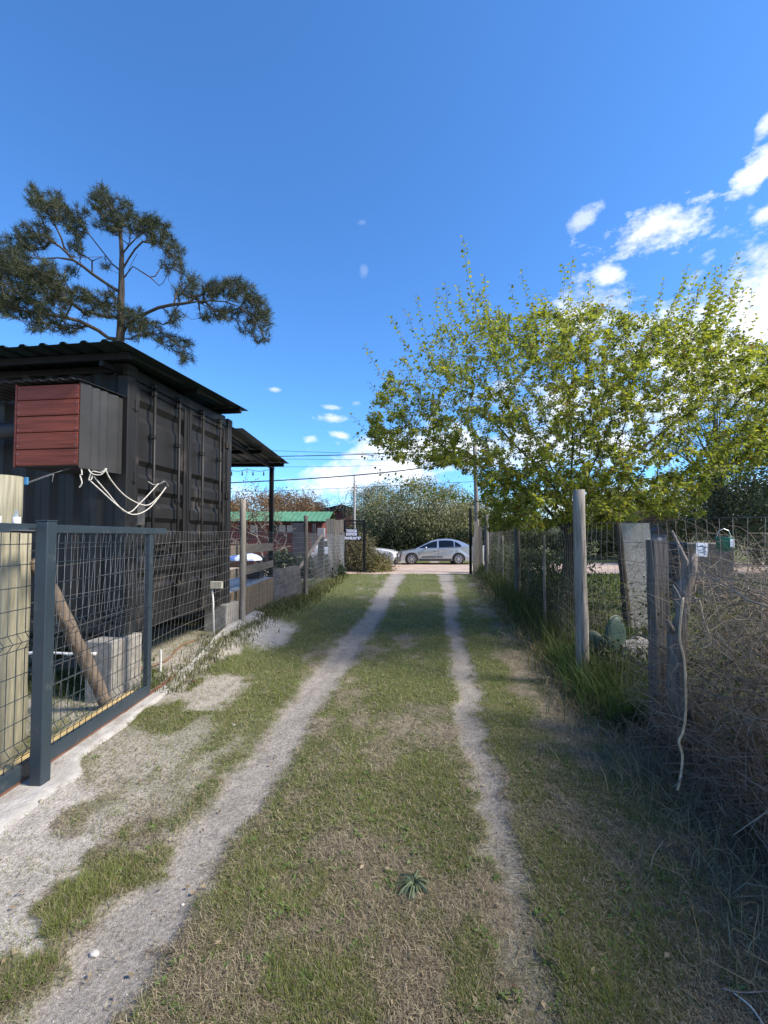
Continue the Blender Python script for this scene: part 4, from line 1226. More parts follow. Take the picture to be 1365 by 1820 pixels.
M_PLAC = pm('faded_placard', (.075, .076, .08), (.045, .045, .048), 9, .6)
bm = NB(); box2(bm, (-.037, .22, z0 + .98), (-.033, .34, z0 + 1.28)); link('placard', bm_mesh('placard', bm), M_PLAC, CT)

# blocks below
def block(label, p, s, rz=ROT):
    bm = NB(); bbox(bm, (0, 0, s[2] / 2), s, None, .012)
    o = link('concrete_block', bm_mesh('concrete_block', bm), M_CONC); o.location = p; o.rotation_euler = (0, 0, rz)
    return setp(o, label, 'block', 'blocks the container stands on')
p = C2W(-.10, .02); block('square concrete block under the near corner of the container, beside the brace log', (p.x, p.y, -.02), (.29, .42, .60))
p = C2W(-.10, CW - .05); block('concrete block under the far corner of the container, next to the fence post', (p.x, p.y, .17), (.34, .40, .42))
p = C2W(-3.0, .2); block('concrete block under the middle of the container', (p.x, p.y, -.02), (.4, .4, .60))
p = C2W(-5.8, .2); block('concrete block under the left end of the container', (p.x, p.y, -.02), (.4, .4, .60))

# wall cabinet clad in red planks
bx0, bx1, by0, bz0, bz1 = -.713, -.0575, -.523, 1.615, 2.385
WC = thing('wall_cabinet', 'box with dark red plank front and dark ribbed metal side fixed to the container wall', 'cabinet', C2W((bx0 + bx1) / 2, -.26, bz0), ROT)
ctr = ((bx0 + bx1) / 2, -.26, bz0)
def L_(p): return (p[0] - ctr[0], p[1] - ctr[1], p[2] - ctr[2])
hz_ = [.0, .150, .302, .452, .598, .735]
for i in range(5):
    bm = NB(); box2(bm, L_((bx0 + .028, by0 - .004 - .002 * (i % 2), bz0 + .012 + hz_[i] + .004)), L_((bx1 - .012, by0 + .018, bz0 + .012 + hz_[i + 1] - .004)), .003)
    pk = link('plank', bm_mesh('plank', bm), M_REDP, WC)
    bm = NB()
    for sx in (bx0 + .045, bx1 - .028):
        for zz in (.03, .11):
            c_ = L_((sx, by0 - .0065, bz0 + .012 + hz_[i] + zz)); btube(bm, [c_, (c_[0], c_[1] - .002, c_[2])], .0035, 6)
    link('nail', bm_mesh('nail', bm), M_STEEL, pk)['kind'] = 'stuff'
bm = NB(); box2(bm, L_((bx0 + .02, by0 + .019, bz0 + .01)), L_((bx1 - .006, -.03, bz1 - .03))); link('body', bm_mesh('body', bm), M_GREYSH, WC)
for xx in (bx0, bx1 - .011):
    bm = NB(); box2(bm, L_((xx, by0 - .002, bz0 + .005)), L_((xx + .022 if xx == bx0 else xx + .010, by0 + .018, bz1 - .01)), .002); link('edge_batten', bm_mesh('edge_batten', bm), M_REDP, WC)
# ribbed side sheet
bm = NB(); pr = []
yv = by0 - .004
for w_, d_ in [(.10, 0), (.012, .010), (.02, .010), (.012, 0), (.055, 0), (.012, .01), (.02, .01), (.012, 0), (.055, 0), (.012, .01), (.02, .01), (.012, 0), (.10, 0), (.012, .01), (.02, .01), (.012, 0), (.037, 0)]:
    pr.append((yv, d_)); yv += w_
pr.append((0, 0))
rr = [[bm.verts.new(L_((bx1 + .004 + d_, y_, z_ + (0.03 * (1 if z_ > 2 else 1)) * (y_ - by0)))) for y_, d_ in pr] for z_ in (bz0 - .012, bz1 - .012)]
for i in range(len(pr) - 1): bm.faces.new((rr[0][i], rr[0][i + 1], rr[1][i + 1], rr[1][i]))
link('side_sheet', bm_mesh('side_sheet', bm), M_GREYSH, WC)
# wavy lid
bm = NB(); xs = np.linspace(bx0 - .9, bx1 + .03, 60)
def wav(x_): 
    ph = (x_ - bx0) % .11 / .11
    return .020 * max(0, 1 - abs(ph - .5) / .28)
rr = [[bm.verts.new(L_((x_, y_, bz1 + .0 + (y_ - by0) * .045 + wav(x_)))) for x_ in xs] for y_ in (by0 - .05, -.002)]
for i in range(len(xs) - 1): bm.faces.new((rr[0][i], rr[0][i + 1], rr[1][i + 1], rr[1][i]))
lid = link('lid_sheet', bm_mesh('lid_sheet', bm), M_GREYSH, WC)
sm = lid.modifiers.new('s', 'SOLIDIFY'); sm.thickness = .003
# duct at the frame edge
bm = NB(); a_ = C2W(-.78, -.32, 2.02); b_ = C2W(-1.9, -.30, 1.98)
btube(bm, [Vector((0, 0, 0)), (b_ - a_) * .5, b_ - a_], .075, 18)
o = link('exhaust_duct', bm_mesh('exhaust_duct', bm, True), M_DARKC); o.location = a_; setp(o, 'dark round duct entering the red plank box from the left', 'duct')

# ropes
def rope(name, label, pts, r=.006, mat=None, cat='rope', group=None, n=14):
    pts = [Vector(p) for p in pts]; out = []
    for i in range(len(pts) - 1):
        p0 = pts[max(i - 1, 0)]; p1 = pts[i]; p2 = pts[i + 1]; p3 = pts[min(i + 2, len(pts) - 1)]
        for k in range(n):
            t_ = k / n
            out.append(.5 * ((2 * p1) + (p2 - p0) * t_ + (2 * p0 - 5 * p1 + 4 * p2 - p3) * t_ * t_ + (3 * p1 - p0 - 3 * p2 + p3) * t_ ** 3))
    out.append(pts[-1])
    bm = NB(); btube(bm, [p - pts[0] for p in out], r, 6)
    o = link(name, bm_mesh(name, bm, True), mat or M_ROPE); o.location = pts[0]
    return setp(o, label, cat, group)
def zz1(x, y, Y): return at(x / 2.625, y / 2.625 + 580, Y)
g_r = 'white ropes tied between the cabinet and the container door'
rope('rope', 'white rope hanging in the highest sag from the cabinet to the door rod', [zz1(490, 662, 4.05), zz1(520, 720, 4.12), zz1(590, 795, 4.3), zz1(680, 835, 4.5), zz1(735, 800, 4.62), zz1(778, 745, 4.74)], .0055, group=g_r)
rope('rope', 'white rope hanging in the lowest long sag, knotted halfway', [zz1(412, 712, 3.98), zz1(470, 765, 4.05), zz1(560, 845, 4.2), zz1(625, 878, 4.35), zz1(700, 845, 4.55), zz1(776, 750, 4.74)], .0055, group=g_r)
rope('rope', 'white rope running from the knot straight up to the door rod', [zz1(437, 700, 4.0), zz1(495, 768, 4.1), zz1(590, 868, 4.3), zz1(660, 818, 4.45), zz1(738, 735, 4.64)], .0055, group=g_r)
rope('rope', 'white rope loops coiled under the cabinet corner', [zz1(412, 665, 3.98), zz1(430, 688, 3.98), zz1(470, 692, 4.0), zz1(498, 664, 4.02), zz1(470, 682, 4.0), zz1(430, 678, 3.98), zz1(415, 715, 3.98), zz1(425, 715, 3.98), zz1(432, 695, 3.99)], .0055, group=g_r)
rope('rope', 'short frayed white rope end dangling below the cabinet', [zz1(378, 652, 3.92), zz1(382, 690, 3.92), zz1(374, 695, 3.92), zz1(382, 730, 3.92), zz1(370, 752, 3.92)], .006, group=g_r)
rope('metal_coupling', 'tangle of hose couplings where the ropes meet the door rod', [zz1(690, 725, 4.6), zz1(715, 740, 4.62), zz1(745, 735, 4.66), zz1(768, 725, 4.7), zz1(785, 748, 4.74)], .011, pm('dull_coupling', (.22, .21, .2), (.05, .05, .05), 60, .5, metal=.6), 'coupling')
rope('clothes_line', 'thin clothes line running up to the right below the cabinet', [zz1(128, 728, 3.75), zz1(235, 690, 3.85), zz1(330, 662, 3.95)], .0022, M_WIRE, 'line')
rope('clothes_line', 'lower thin clothes line with a hooked end below the cabinet', [zz1(128, 733, 3.75), zz1(240, 693, 3.85), zz1(247, 700, 3.85), zz1(243, 726, 3.85)], .0022, M_WIRE, 'line')
bm = NB(); a_ = Vector(zz1(123, 722, 3.75)); bbox(bm, (0, 0, 0), (.03, .02, .065), None, .004)
o = link('clothes_peg', bm_mesh('clothes_peg', bm), M_CLIP); o.location = a_; setp(o, 'blue plastic clip on the end of the clothes lines', 'clip')

# roof over the container
def corrugated(name, p00, p10, p01, wave=.2, amp=.02, nseg=None, mat=None, parent=None, thick=.004, world=True, ribdir=1):
    """p00->p10 across the ribs, p00->p01 along the ribs"""
    p00, p10, p01 = Vector(p00), Vector(p10), Vector(p01)
    ac = p10 - p00; L = ac.length; al = p01 - p00
    nrm = ac.cross(al).normalized()
    if nrm.z < 0: nrm = -nrm
    xs = []; x_ = 0
    while x_ < L:
        for f_, d_ in [(0, 0), (.62, 0), (.72, 1), (.90, 1)]:
            if x_ + f_ * wave < L: xs.append((x_ + f_ * wave, d_ * amp))
        x_ += wave
    xs.append((L, 0)); u = ac.normalized()
    bm = NB()
    rows = []
    for s in (0, .33, .66, 1):
        rows.append([bm.verts.new(p00 + u * a_ + al * s + nrm * d_) for a_, d_ in xs])
    for j in range(3):
        for i in range(len(xs) - 1): bm.faces.new((rows[j][i], rows[j][i + 1], rows[j + 1][i + 1], rows[j + 1][i]))
    o = link(name, bm_mesh(name, bm), mat, parent, world)
    m = o.modifiers.new('s', 'SOLIDIFY'); m.thickness = thick
    return o
A0 = Vector((-2.37, 3.9, 3.345)); A1 = Vector((-2.04, 6.55, 3.47)) 
dl_ = Vector((-.992, .124, 0))
RF = thing('container_roof', 'dark green corrugated metal roof on steel beams covering the container', 'roof', (A0.x - 3, A0.y + 1.3, 3.33))
corrugated('roof_sheet', A0 + dl_ * 0, A0 + dl_ * 6.8 + Vector((0, 0, .0)), A1, .21, .022, mat=M_ROOFU, parent=RF)
for (s, off) in ((.10, .02), (.55, .02), (.93, .05)):
    a_ = A0.lerp(A1, s) + Vector((-.10 if s < .9 else -.03, 0, -.045)); bm = NB(); beam(bm, a_, a_ + dl_ * 6.6, .05, .07, bev=.004); link('beam', bm_mesh('beam', bm), M_BLACK2, RF, True)
for t_ in (.35, 3.0, 5.8):
    a_ = A0 + dl_ * t_ + Vector((0, 0, -.115)); b_ = A1 + dl_ * t_ + Vector((0, 0, -.115)); a_.y += .12; bm = NB(); beam(bm, a_.lerp(b_, .03), b_.lerp(a_, .03), .045, .055, bev=.004); link('rafter', bm_mesh('rafter', bm), M_BLACK2, RF, True)
for t_ in (.42, 2.4, 4.2, 5.9):
    a_ = A1 + dl_ * t_ + Vector((0, -.22, -.12)); bm = NB(); box2(bm, (a_.x - .025, a_.y - .025, 3.325), (a_.x + .025, a_.y + .025, a_.z - .03)); link('strut', bm_mesh('strut', bm), M_BLACK2, RF, True)

# canopy over the deck
DK = thing('deck_canopy', 'lower black metal canopy with string bulbs sheltering the deck beyond the container', 'canopy', (-2.4, 9.3, .25))
B0 = Vector((-2.19, 6.75, 3.255)); B1 = Vector((-2.08, 9.58, 3.175))
corrugated('roof_sheet', B0, B0 + Vector((-4.4, .3, 0)), B1, .21, .02, mat=M_ROOFU, parent=DK)
for s, cutx in ((.05, .3), (.5, .16), (.95, .08)):
    a_ = B0.lerp(B1, s) + Vector((-cutx, 0, -.055)); bm = NB(); beam(bm, a_, a_ + Vector((-4.2, .28, 0)), .05, .075, bev=.003); link('beam', bm_mesh('beam', bm), M_BLACK2, DK, True)
for t_ in (.35, 2.2, 4.0):
    a_ = B0 + Vector((-t_, .02, -.115)); b_ = B1 + Vector((-t_, .02, -.115)); bm = NB(); beam(bm, a_, b_, .05, .06, bev=.003); link('rafter', bm_mesh('rafter', bm), M_BLACK2, DK, True)
for (px_, py_) in ((-2.40, 9.34), (-6.2, 9.6)):
    bm = NB(); box2(bm, (px_ - .042, py_ - .042, -.05), (px_ + .042, py_ + .042, 3.04), .005); link('post', bm_mesh('post', bm), M_BLACK2, DK, True)
# string lights
SL = thing('string_lights', 'row of small clear bulbs strung under the far beam of the deck canopy', 'lights', (-3.4, 9.3, 3.0))
bm = NB(); pts = []
xs = np.linspace(-5.6, -2.42, 15)
for i, x_ in enumerate(xs): pts.append((x_, 9.25 + (-5.6 - x_) * .0, 2.99 - .04 * (i % 2)))
btube(bm, pts, .005, 5); link('cord', bm_mesh('cord', bm), M_CABLE, SL, True)
for i, x_ in enumerate(xs[:-1]):
    bm = NB(); c_ = (x_ + .1, 9.25, 2.95); btube(bm, [c_, (c_[0], c_[1], c_[2] - .04), (c_[0], c_[1], c_[2] - .075), (c_[0], c_[1], c_[2] - .09)], [.012, .012, .02, .008], 8)
    link('bulb', bm_mesh('bulb', bm, True), M_BULB, SL, True)

# deck
DX = -2.36
def deckx(y): return -2.33 - .012 * (y - 6.7)
DE = thing('deck', 'raised timber deck with vertical board skirt between the container and the fence', 'deck', (-3.6, 8.1, .25))
bm = NB(); box2(bm, (-6.2, 6.72, .68), (-2.36, 9.32, .72), .003); link('deck_top', bm_mesh('deck_top', bm), M_DECKT, DE, True)
yv = 6.72; i = 0
while yv < 9.25:
    w_ = random.uniform(.105, .13); bm = NB(); dx = random.uniform(-.004, .004)
    box2(bm, (-2.355 + dx, yv, .20 + random.uniform(-.02, .03)), (-2.33 + dx, yv + w_ - .006, .716), .002); link('skirt_board', bm_mesh('skirt_board', bm), M_DECKB, DE, True); yv += w_
yv = -6.1
for yy in (6.9, 8.1, 9.2):
    for xx in (-2.5, -4.3, -6.0):
        bm = NB(); box2(bm, (xx - .05, yy - .05, .0), (xx + .05, yy + .05, .679)); link('pier', bm_mesh('pier', bm), M_POSTD, DE, True)
# railing boards
DR = thing('deck_railing', 'two weathered horizontal boards railing the side of the deck', 'railing', (-2.36, 8.0, .72))
for (za, zb) in ((1.28, 1.437), (.925, 1.07)):
    bm = NB(); beam(bm, (-2.33, 6.66, (za + zb) / 2), (-2.35, 9.29, (za + zb) / 2 + .005), .025, zb - za, bev=.003); link('rail_board', bm_mesh('rail_board', bm), M_RAILB, DR, True)
for yy in (7.55,):
    bm = NB(); box2(bm, (-2.43, yy - .04, .722), (-2.365, yy + .04, 1.27), .004); link('railing_post', bm_mesh('railing_post', bm), M_POSTD, DR, True)
bm = NB(); box2(bm, (-2.82, 8.85, .722), (-2.5, 9.2, .92), .01); o = link('black_crate', bm_mesh('black_crate', bm), M_DARKC); setp(o, 'small black box on the deck beside the canopy post', 'box')

# plywood panel leaning at the fence
bm = NB(); a_ = Vector((-2.36, 9.42, 0)); b_ = Vector((-1.99, 10.62, 0))
v = [bm.verts.new(q) for q in [(a_.x, a_.y, .2), (b_.x, b_.y, .2), (b_.x - .05, b_.y, .86), (b_.x - .12, b_.y - .2, .89), (a_.x - .05, a_.y, .86)]]
bm.faces.new(v); r_ = bmesh.ops.extrude_face_region(bm, geom=bm.faces[:]); bmesh.ops.translate(bm, vec=(.02, -.006, 0), verts=[e for e in r_['geom'] if isinstance(e, bmesh.types.BMVert)])
o = link('plywood_panel', bm_mesh('plywood_panel', bm), M_PLY); setp(o, 'grey weathered plywood sheet standing against the left fence', 'panel')

# pipes near the container
p = at(382, 1100, 6.1)
MB_ = thing('utility_riser', 'white pipe carrying a small pale three-part box in front of the container doors', 'pipe', (at(381, 1100, 6.15)[0], 6.15, .15))
bm = NB(); btube(bm, [(0, 0, -.1), (-.02, 0, .5), (-.035, 0, .70)], .014, 10); link('pipe', bm_mesh('pipe', bm, True), M_WHITE, MB_)
for k in range(3):
    bm = NB(); box2(bm, (-.06 + k * .056, -.03, .70), (-.006 + k * .056, .03, .80), .004); link('box', bm_mesh('box', bm), M_BEIGE, MB_)
a_ = at(286, 1143, 5.05)
bm = NB(); btube(bm, [(0, 0, -.1), (0, 0, .25)], .013, 8); o = link('white_stake', bm_mesh('white_stake', bm), M_WHITE); o.location = (a_[0], 5.05, float(hgt(a_[0], 5.05))); setp(o, 'short white pipe stub standing in the soil below the container doors', 'pipe')
rope('ground_hose', 'thin brown hose lying on the sand below the container doors', [(-2.75, 5.0, .08), (-2.6, 5.3, .10), (-2.62, 5.7, .16), (-2.5, 6.0, .19)], .012, pm('brown_hose', (.22, .12, .06), None, 8, .6), 'hose')
log('white_pole', 'pale pole lying in the dark under the container', (-3.6, 4.25, .46), (-2.72, 4.2, .47), .014, .014, M_WHITE, 'pole')

# ------------------------------------------------------------------ left wire fence
def wire_fence(name, label, path, ztop, zbot, sv, hs, mat, leanv=0, r=.0018, wave=.02, r_grow=.0):
    """path: list of (x,y); welded mesh"""
    root = thing(name, label, 'fence', (path[0][0], path[0][1], 0))
    path = [np.array(p_, float) for p_ in path]
    seg = [np.linalg.norm(path[i + 1] - path[i]) for i in range(len(path) - 1)]; cs = np.concatenate([[0], np.cumsum(seg)])
    px_ = np.array([p_[0] for p_ in path]); py_ = np.array([p_[1] for p_ in path])
    def PT(s, z):
        x_ = np.interp(s, cs, px_); y_ = np.interp(s, cs, py_)
        o_ = wave * np.sin(s * 2.3 + z * 2) * np.sin(z * 1.7)
        return np.stack([x_ + o_, y_, z + float(0) + np.interp(y_, [4, 7, 14, 18], [0, .0, .0, 0])], -1)
    s = []; q = 0
    while q < cs[-1]:
        s.append(q); q += sv * (1 + .04 * random.uniform(-1, 1))
    s = np.array(s); K = 8
    zz = np.linspace(0, 1, K)
    zt = np.interp(np.interp(s, cs, py_), *ztop); zb = np.interp(np.interp(s, cs, py_), *zbot)
    Z = zb[:, None] + (zt - zb)[:, None] * zz[None]
    S = s[:, None] + leanv * zz[None] * (1 + .5 * np.sin(s * 1.9))[:, None] + .012 * np.sin(zz * 9 + s[:, None] * 3)
    S = np.clip(S, 0, cs[-1])
    P = PT(S, Z); rr = np.maximum(r, P[..., 1] * r_grow)
    V, Qd, _ = vtubes(P, rr, 3)
    parts = [(V, Qd, None)]
    n = max(2, int(cs[-1] / .12)); ss = np.linspace(0, cs[-1], n)
    for h_ in hs:
        zt = np.interp(np.interp(ss, cs, py_), *ztop); zb = np.interp(np.interp(ss, cs, py_), *zbot)
        z_ = zb + (zt - zb) * h_ + .006 * np.sin(ss * 4 + h_ * 20)
        P = PT(ss, z_)[None]; rr = np.maximum(r * 1.15, P[..., 1] * r_grow)
        V, Qd, _ = vtubes(P, rr, 3); parts.append((V, Qd, None))
    V, Qd, _ = merge(parts)
    o = link('wire_mesh', np_mesh('wire_mesh', V, Qd), mat, root, True); o['kind'] = 'stuff'
    return root
wire_fence('wire_fence', 'welded silver wire mesh fence running from the gate past the container to the road', [(-2.50, 3.1), (-2.42, 4.45), (-2.20, 6.85), (-1.90, 10.6), (-1.62, 18.2)],
           ([3, 5, 7, 11, 18], [1.60, 1.63, 1.65, 1.66, 1.62]), ([3, 4.5, 6.6, 14, 18], [.05, .06, .24, .24, .05]), .075, [0, .09, .18, .27, .36, .44, .52, .6, .68, .76, .84, .92, 1.0], M_WIRE, .18, .0016, .03, .00019)
GL = 'weathered round posts of the left wire fence'
round_post('fence_post', 'weathered grey wooden fence post in front of the deck, beside the container corner', (-2.20, 6.87, .1), 2.06, .052, M_POST, (-.03, .05), .86, group=GL)
round_post('fence_post', 'darker wooden fence post at the far edge of the plywood sheet', (-1.89, 10.62, .1), 1.98, .055, M_POSTD, (.0, .0), .95, group=GL)
def slab(name, label, loc, w_, h_, th, mat, lean=0, rz=0, taper=1.0, cat='post', group=None, tx=0):
    bm = NB(); n = 8; L0, R0 = [], []
    rows = []
    for i in range(n + 1):
        s = i / n; ww = w_ * (1 + (taper - 1) * s) * random.uniform(.94, 1.06)
        cx = tx * s + random.uniform(-.01, .01) * (w_ / .2)
        rows.append([bm.verts.new((cx + a_ * ww / 2, b_ * th / 2, -.1 + (h_ + .1) * s)) for a_, b_ in ((-1, -1), (1, -1), (1, 1), (-1, 1))])
    for i in range(n):
        for k in range(4): bm.faces.new((rows[i][k], rows[i][(k + 1) % 4], rows[i + 1][(k + 1) % 4], rows[i + 1][k]))
    bm.faces.new(rows[0][::-1]); bm.faces.new(rows[-1])
    o = link(name, bm_mesh(name, bm), mat); o.location = loc; o.rotation_euler = (lean, 0, rz)
    return setp(o, label, cat, group)
# rough slabs by the lane end, left
def px2x(px, Y): return (px - 682.5) * Y / 780
GS = 'rough timber slabs at the left of the lane end'
for i, (px, w_, h_, tp_, tx, lb) in enumerate([(592, .26, 2.3, 1.45, -.12, 'leftmost rough timber slab left of the open black gate, widening upward'), (601, .22, 2.25, 1.3, -.05, 'middle rough timber slab left of the open black gate'),
                                           (605.5, .13, 1.75, 1.0, .10, 'thin pale timber slab leaning right, beside the open black gate'), (609, .18, 2.27, 1.0, .0, 'rough timber slab touching the open black gate')]):
    Y = 18.2 + .05 * i
    slab('timber_slab', lb, (px2x(px, Y), Y, 0), w_, h_, .06, M_SLAB if i != 2 else M_POST, 0, random.uniform(-.1, .1), tp_, 'timber slab', GS, tx)

# open black gate leaf with sign
Yg = 18.35; xl, xr = px2x(611, Yg), px2x(650, Yg)
BG = thing('black_gate', 'open black metal gate leaf with a lettered placard at the lane end', 'gate', ((xl + xr) / 2, Yg, 0))
zt_, zb_ = CAM_H + 28.5 * Yg / 780, CAM_H - 62.5 * Yg / 780
for nm, lo, hi in [('stile', (xl, Yg - .03, zb_), (xl + .075, Yg + .03, zt_)), ('stile', (xr - .12, Yg - .03, zb_), (xr, Yg + .03, zt_)), ('rail', (xl + .06, Yg - .02, zt_ - .06), (xr - .09, Yg + .02, zt_)),
                   ('rail', (xl + .06, Yg - .018, zt_ - .18), (xr - .09, Yg + .018, zt_ - .14)), ('rail', (xl + .06, Yg - .02, zb_), (xr - .09, Yg + .02, zb_ + .07)), ('rail', (xl + .06, Yg - .018, 1.38), (xr - .09, Yg + .018, 1.41))]:
    bm = NB(); box2(bm, lo, hi, .003); link(nm, bm_mesh(nm, bm), M_BLACK2, BG, True)
PLC = thing('placard_sign', 'black placard with white capital lettering fixed on the open black gate', 'sign', ((xl + xr) / 2, Yg - .04, 1.4))
M_SIGN = pm('placard_black', (.008, .008, .02), (.006, .006, .015), 5, .5)
M_LET = pm('placard_white', (.72, .70, .80), (.66, .64, .74), 5, .6)
sx0, sx1 = px2x(613, Yg), px2x(637, Yg)
zA, zB, zC = CAM_H + 13.5 * Yg / 780, CAM_H + 0 * Yg / 780, CAM_H - 6.5 * Yg / 780
bm = NB(); box2(bm, (sx0, Yg - .05, zB), (sx1, Yg - .035, zA), .006); link('upper_board', bm_mesh('upper_board', bm), M_SIGN, PLC, True)
bm = NB(); box2(bm, (px2x(611, Yg), Yg - .052, zC), (px2x(643, Yg), Yg - .036, zB - .001), .003); link('lower_board', bm_mesh('lower_board', bm), M_SIGN, PLC, True)
def text(s, x0, x1, z, h_, y_, mat, parent, bold=.012):
    cu = bpy.data.curves.new('lettering', 'FONT'); cu.body = s; cu.size = h_ / .72; cu.offset = bold; cu.extrude = .002; cu.fill_mode = 'BOTH'
    o = bpy.data.objects.new('tmp', cu); COL.objects.link(o); bpy.context.view_layer.update()
    dg = bpy.context.evaluated_depsgraph_get(); me_ = bpy.data.meshes.new_from_object(o.evaluated_get(dg)); me_.name = 'lettering'
    bpy.data.objects.remove(o)
    xs_ = [v_.co.x for v_ in me_.vertices]; a_, b_ = min(xs_), max(xs_); k_ = (x1 - x0) / (b_ - a_)
    for v_ in me_.vertices:
        xx, yy_, zz_ = v_.co
        v_.co = (x0 + (xx - a_) * k_, y_ - zz_, z + yy_)
    me_.materials.clear(); me_.materials.append(mat)
    return link('lettering', me_, None, parent, True)
text('TODOS', sx0 + .05, sx1 - .06, zB + .17, .105, Yg - .054, M_LET, PLC)
text('SOMOS', sx0 + .05, sx1 - .06, zB + .035, .105, Yg - .054, M_LET, PLC)
text('FAMILIARES', px2x(612.2, Yg), px2x(642, Yg), zC + .025, .10, Yg - .056, M_LET, PLC)

# right gate post group
def sq(name, label, px, Y, w_, z0_, z1_, mat, cat='post', group=None):
    bm = NB(); box2(bm, (-w_ / 2, -w_ / 2, z0_), (w_ / 2, w_ / 2, z1_), .004); o = link(name, bm_mesh(name, bm), mat); o.location = (px2x(px, Y), Y, 0)
    return setp(o, label, cat, group)
sq('black_gate_post', 'slim black steel gate post standing right of the silver sedan', 836, 18.3, .10, -.1, 2.75, M_BLACK2)
bm = NB(); box2(bm, (0, -.02, 2.9), (.25, .02, 2.95)); 
rope('cable_arm', 'short black arm above the slim gate post', [(px2x(831, 18.3), 18.3, 2.88), (px2x(845, 18.3), 18.3, 2.9)], .02, M_BLACK2, 'bracket')
GR2 = 'rough timber slabs at the right of the lane end'
for i, (px, w_, h_, mt, lb) in enumerate([(843, .14, 1.55, M_POST, 'short pale timber slab just right of the slim black gate post'), (846.5, .16, 2.2, M_SLAB, 'rough timber slab in front of the wooden utility pole'),
                                          (853, .22, 2.0, M_POSTD, 'dark rough timber slab beside the wooden utility pole'), (857, .07, 1.2, M_WHITE, 'thin pale stake at the right of the slabs')]):
    Y = 18.0 + .08 * i
    slab('timber_slab', lb, (px2x(px, Y), Y, 0), w_, h_, .06, mt, 0, 0, 1.0, 'timber slab', GR2, random.uniform(-.04, .04))
round_post('utility_pole', 'tall wooden utility pole at the right side of the lane end', (px2x(849, 19.2), 19.2, 0), 5.6, .11, M_POLE, (-.10, 0), .8, 'utility pole')
round_post('thin_white_pole', 'thin pale pole beside the wooden utility pole', (px2x(867, 17), 17, 0), 4.0, .028, M_CPOLE, (0, 0), .95, 'pole')
round_post('concrete_pole', 'thin concrete street pole in front of the olive tree, left', (px2x(630, 29), 29, 0), 5.6, .085, M_CPOLE, (0, 0), .75, 'utility pole')

# ------------------------------------------------------------------ right fence
GRr = 'weathered posts of the right wire fence'
round_post('fence_post', 'tall pale grey round wooden post, nearest and tallest of the right fence', (px2x(1032, 4.72), 4.72, 0), 2.08, .066, M_POST, (-.015, 0), .92, group=GRr)
slab('fence_post', 'square grey wooden post half sunk in the brambles', (px2x(1167, 3.5), 3.5, 0), .11, 1.55, .11, M_POSTD, group=GRr)
round_post('fence_post', 'greyish wooden post of the right fence below the hanging leaves', (px2x(919, 9.6), 9.6, 0), 2.02, .066, M_POSTD, (0, 0), .92, group=GRr)
round_post('fence_post', 'dark post of the right fence, farthest before the lane end', (px2x(864, 15.2), 15.2, 0), 2.35, .066, M_POSTD, (0, 0), .95, group=GRr)
for i, (yy, lb) in enumerate([(12.2, 'thin stake of the right fence behind the greyish post'), (6.9, 'thin stake of the right fence between the pale post and the greyish post')]):
    round_post('fence_stake', lb, (float(fence_x(yy)), yy, 0), 1.6, .02, M_POST, (0, 0), .95, 'stake', 'thin stakes of the right fence')
ypts = [1.0, 3.5, 4.72, 9.6, 15.2, 18.0]
wire_fence('garden_wire_fence', 'old sagging wire mesh fence with uneven squares along the right side of the lane', [(float(fence_x(v_)) + (.02 if v_ != 4.72 else -.0), v_) for v_ in ypts],
           ([1, 4.7, 18], [1.66, 1.71, 1.72]), ([1, 18], [.04, .04]), .13, [0, .10, .2, .3, .4, .5, .6, .7, .8, .9, 1.0], M_WIRER, .05, .0017, .06, .00022)
# leaning concrete slab
bm = NB(); a_ = at(1127, 930, 6.0)
rows = []
for i in range(9):
    s = i / 8; z = -.1 + (a_[2] + .1) * s; xc = .12 - .14 * s; ww = .40 * (.92 + .08 * s) * random.uniform(.97, 1.03)
    rows.append([bm.verts.new((xc + u * ww / 2, v_ * .045, z)) for u, v_ in ((-1, -1), (1, -1), (1, 1), (-1, 1))])
for i in range(8):
    for k in range(4): bm.faces.new((rows[i][k], rows[i][(k + 1) % 4], rows[i + 1][(k + 1) % 4], rows[i + 1][k]))
bm.faces.new(rows[0][::-1]); bm.faces.new(rows[-1])
o = link('concrete_slab', bm_mesh('concrete_slab', bm), M_SLABC); o.location = (a_[0], 6.0, 0); setp(o, 'pale leaning concrete slab standing behind the right fence', 'slab')
log('dark_stake', 'dark leaning trunk against the left side of the pale concrete slab', (px2x(1118, 5.9), 5.9, 0), (px2x(1097, 5.9), 5.9, 1.75), .055, .04, M_BARK, 'trunk')

# old gnarled trunk
GTk = thing('old_stump', 'gnarled grey leaning old trunk wrapped in twigs beside the square post', 'stump', (px2x(1203, 3.05), 3.05, 0))
bm = NB(); pts = [(px2x(px, 3.05) - px2x(1190, 3.05), random.uniform(-.03, .03), CAM_H + (953 - py) * 3.05 / 780) for px, py in ((1188, 1275), (1186, 1220), (1190, 1170), (1186, 1130), (1196, 1090), (1200, 1050), (1212, 1010), (1222, 985))]
btube(bm, pts, [.072, .064, .050, .060, .046, .052, .030, .014], 12, wob=.26); link('trunk', bm_mesh('trunk', bm, True), M_BARKG, GTk)
bm = NB()
btube(bm, [pts[5], (pts[5][0] + .02, 0, pts[5][2] + .2), (pts[5][0] - .04, .05, pts[5][2] + .42)], [.026, .018, .007], 7, wob=.15)
link('branch', bm_mesh('branch', bm, True), M_BARKG, GTk); bm = NB(); btube(bm, [pts[3], (pts[3][0] - .1, -.05, pts[3][2] + .12)], [.03, .010], 7, wob=.1); link('branch', bm_mesh('branch', bm, True), M_BARKG, GTk)

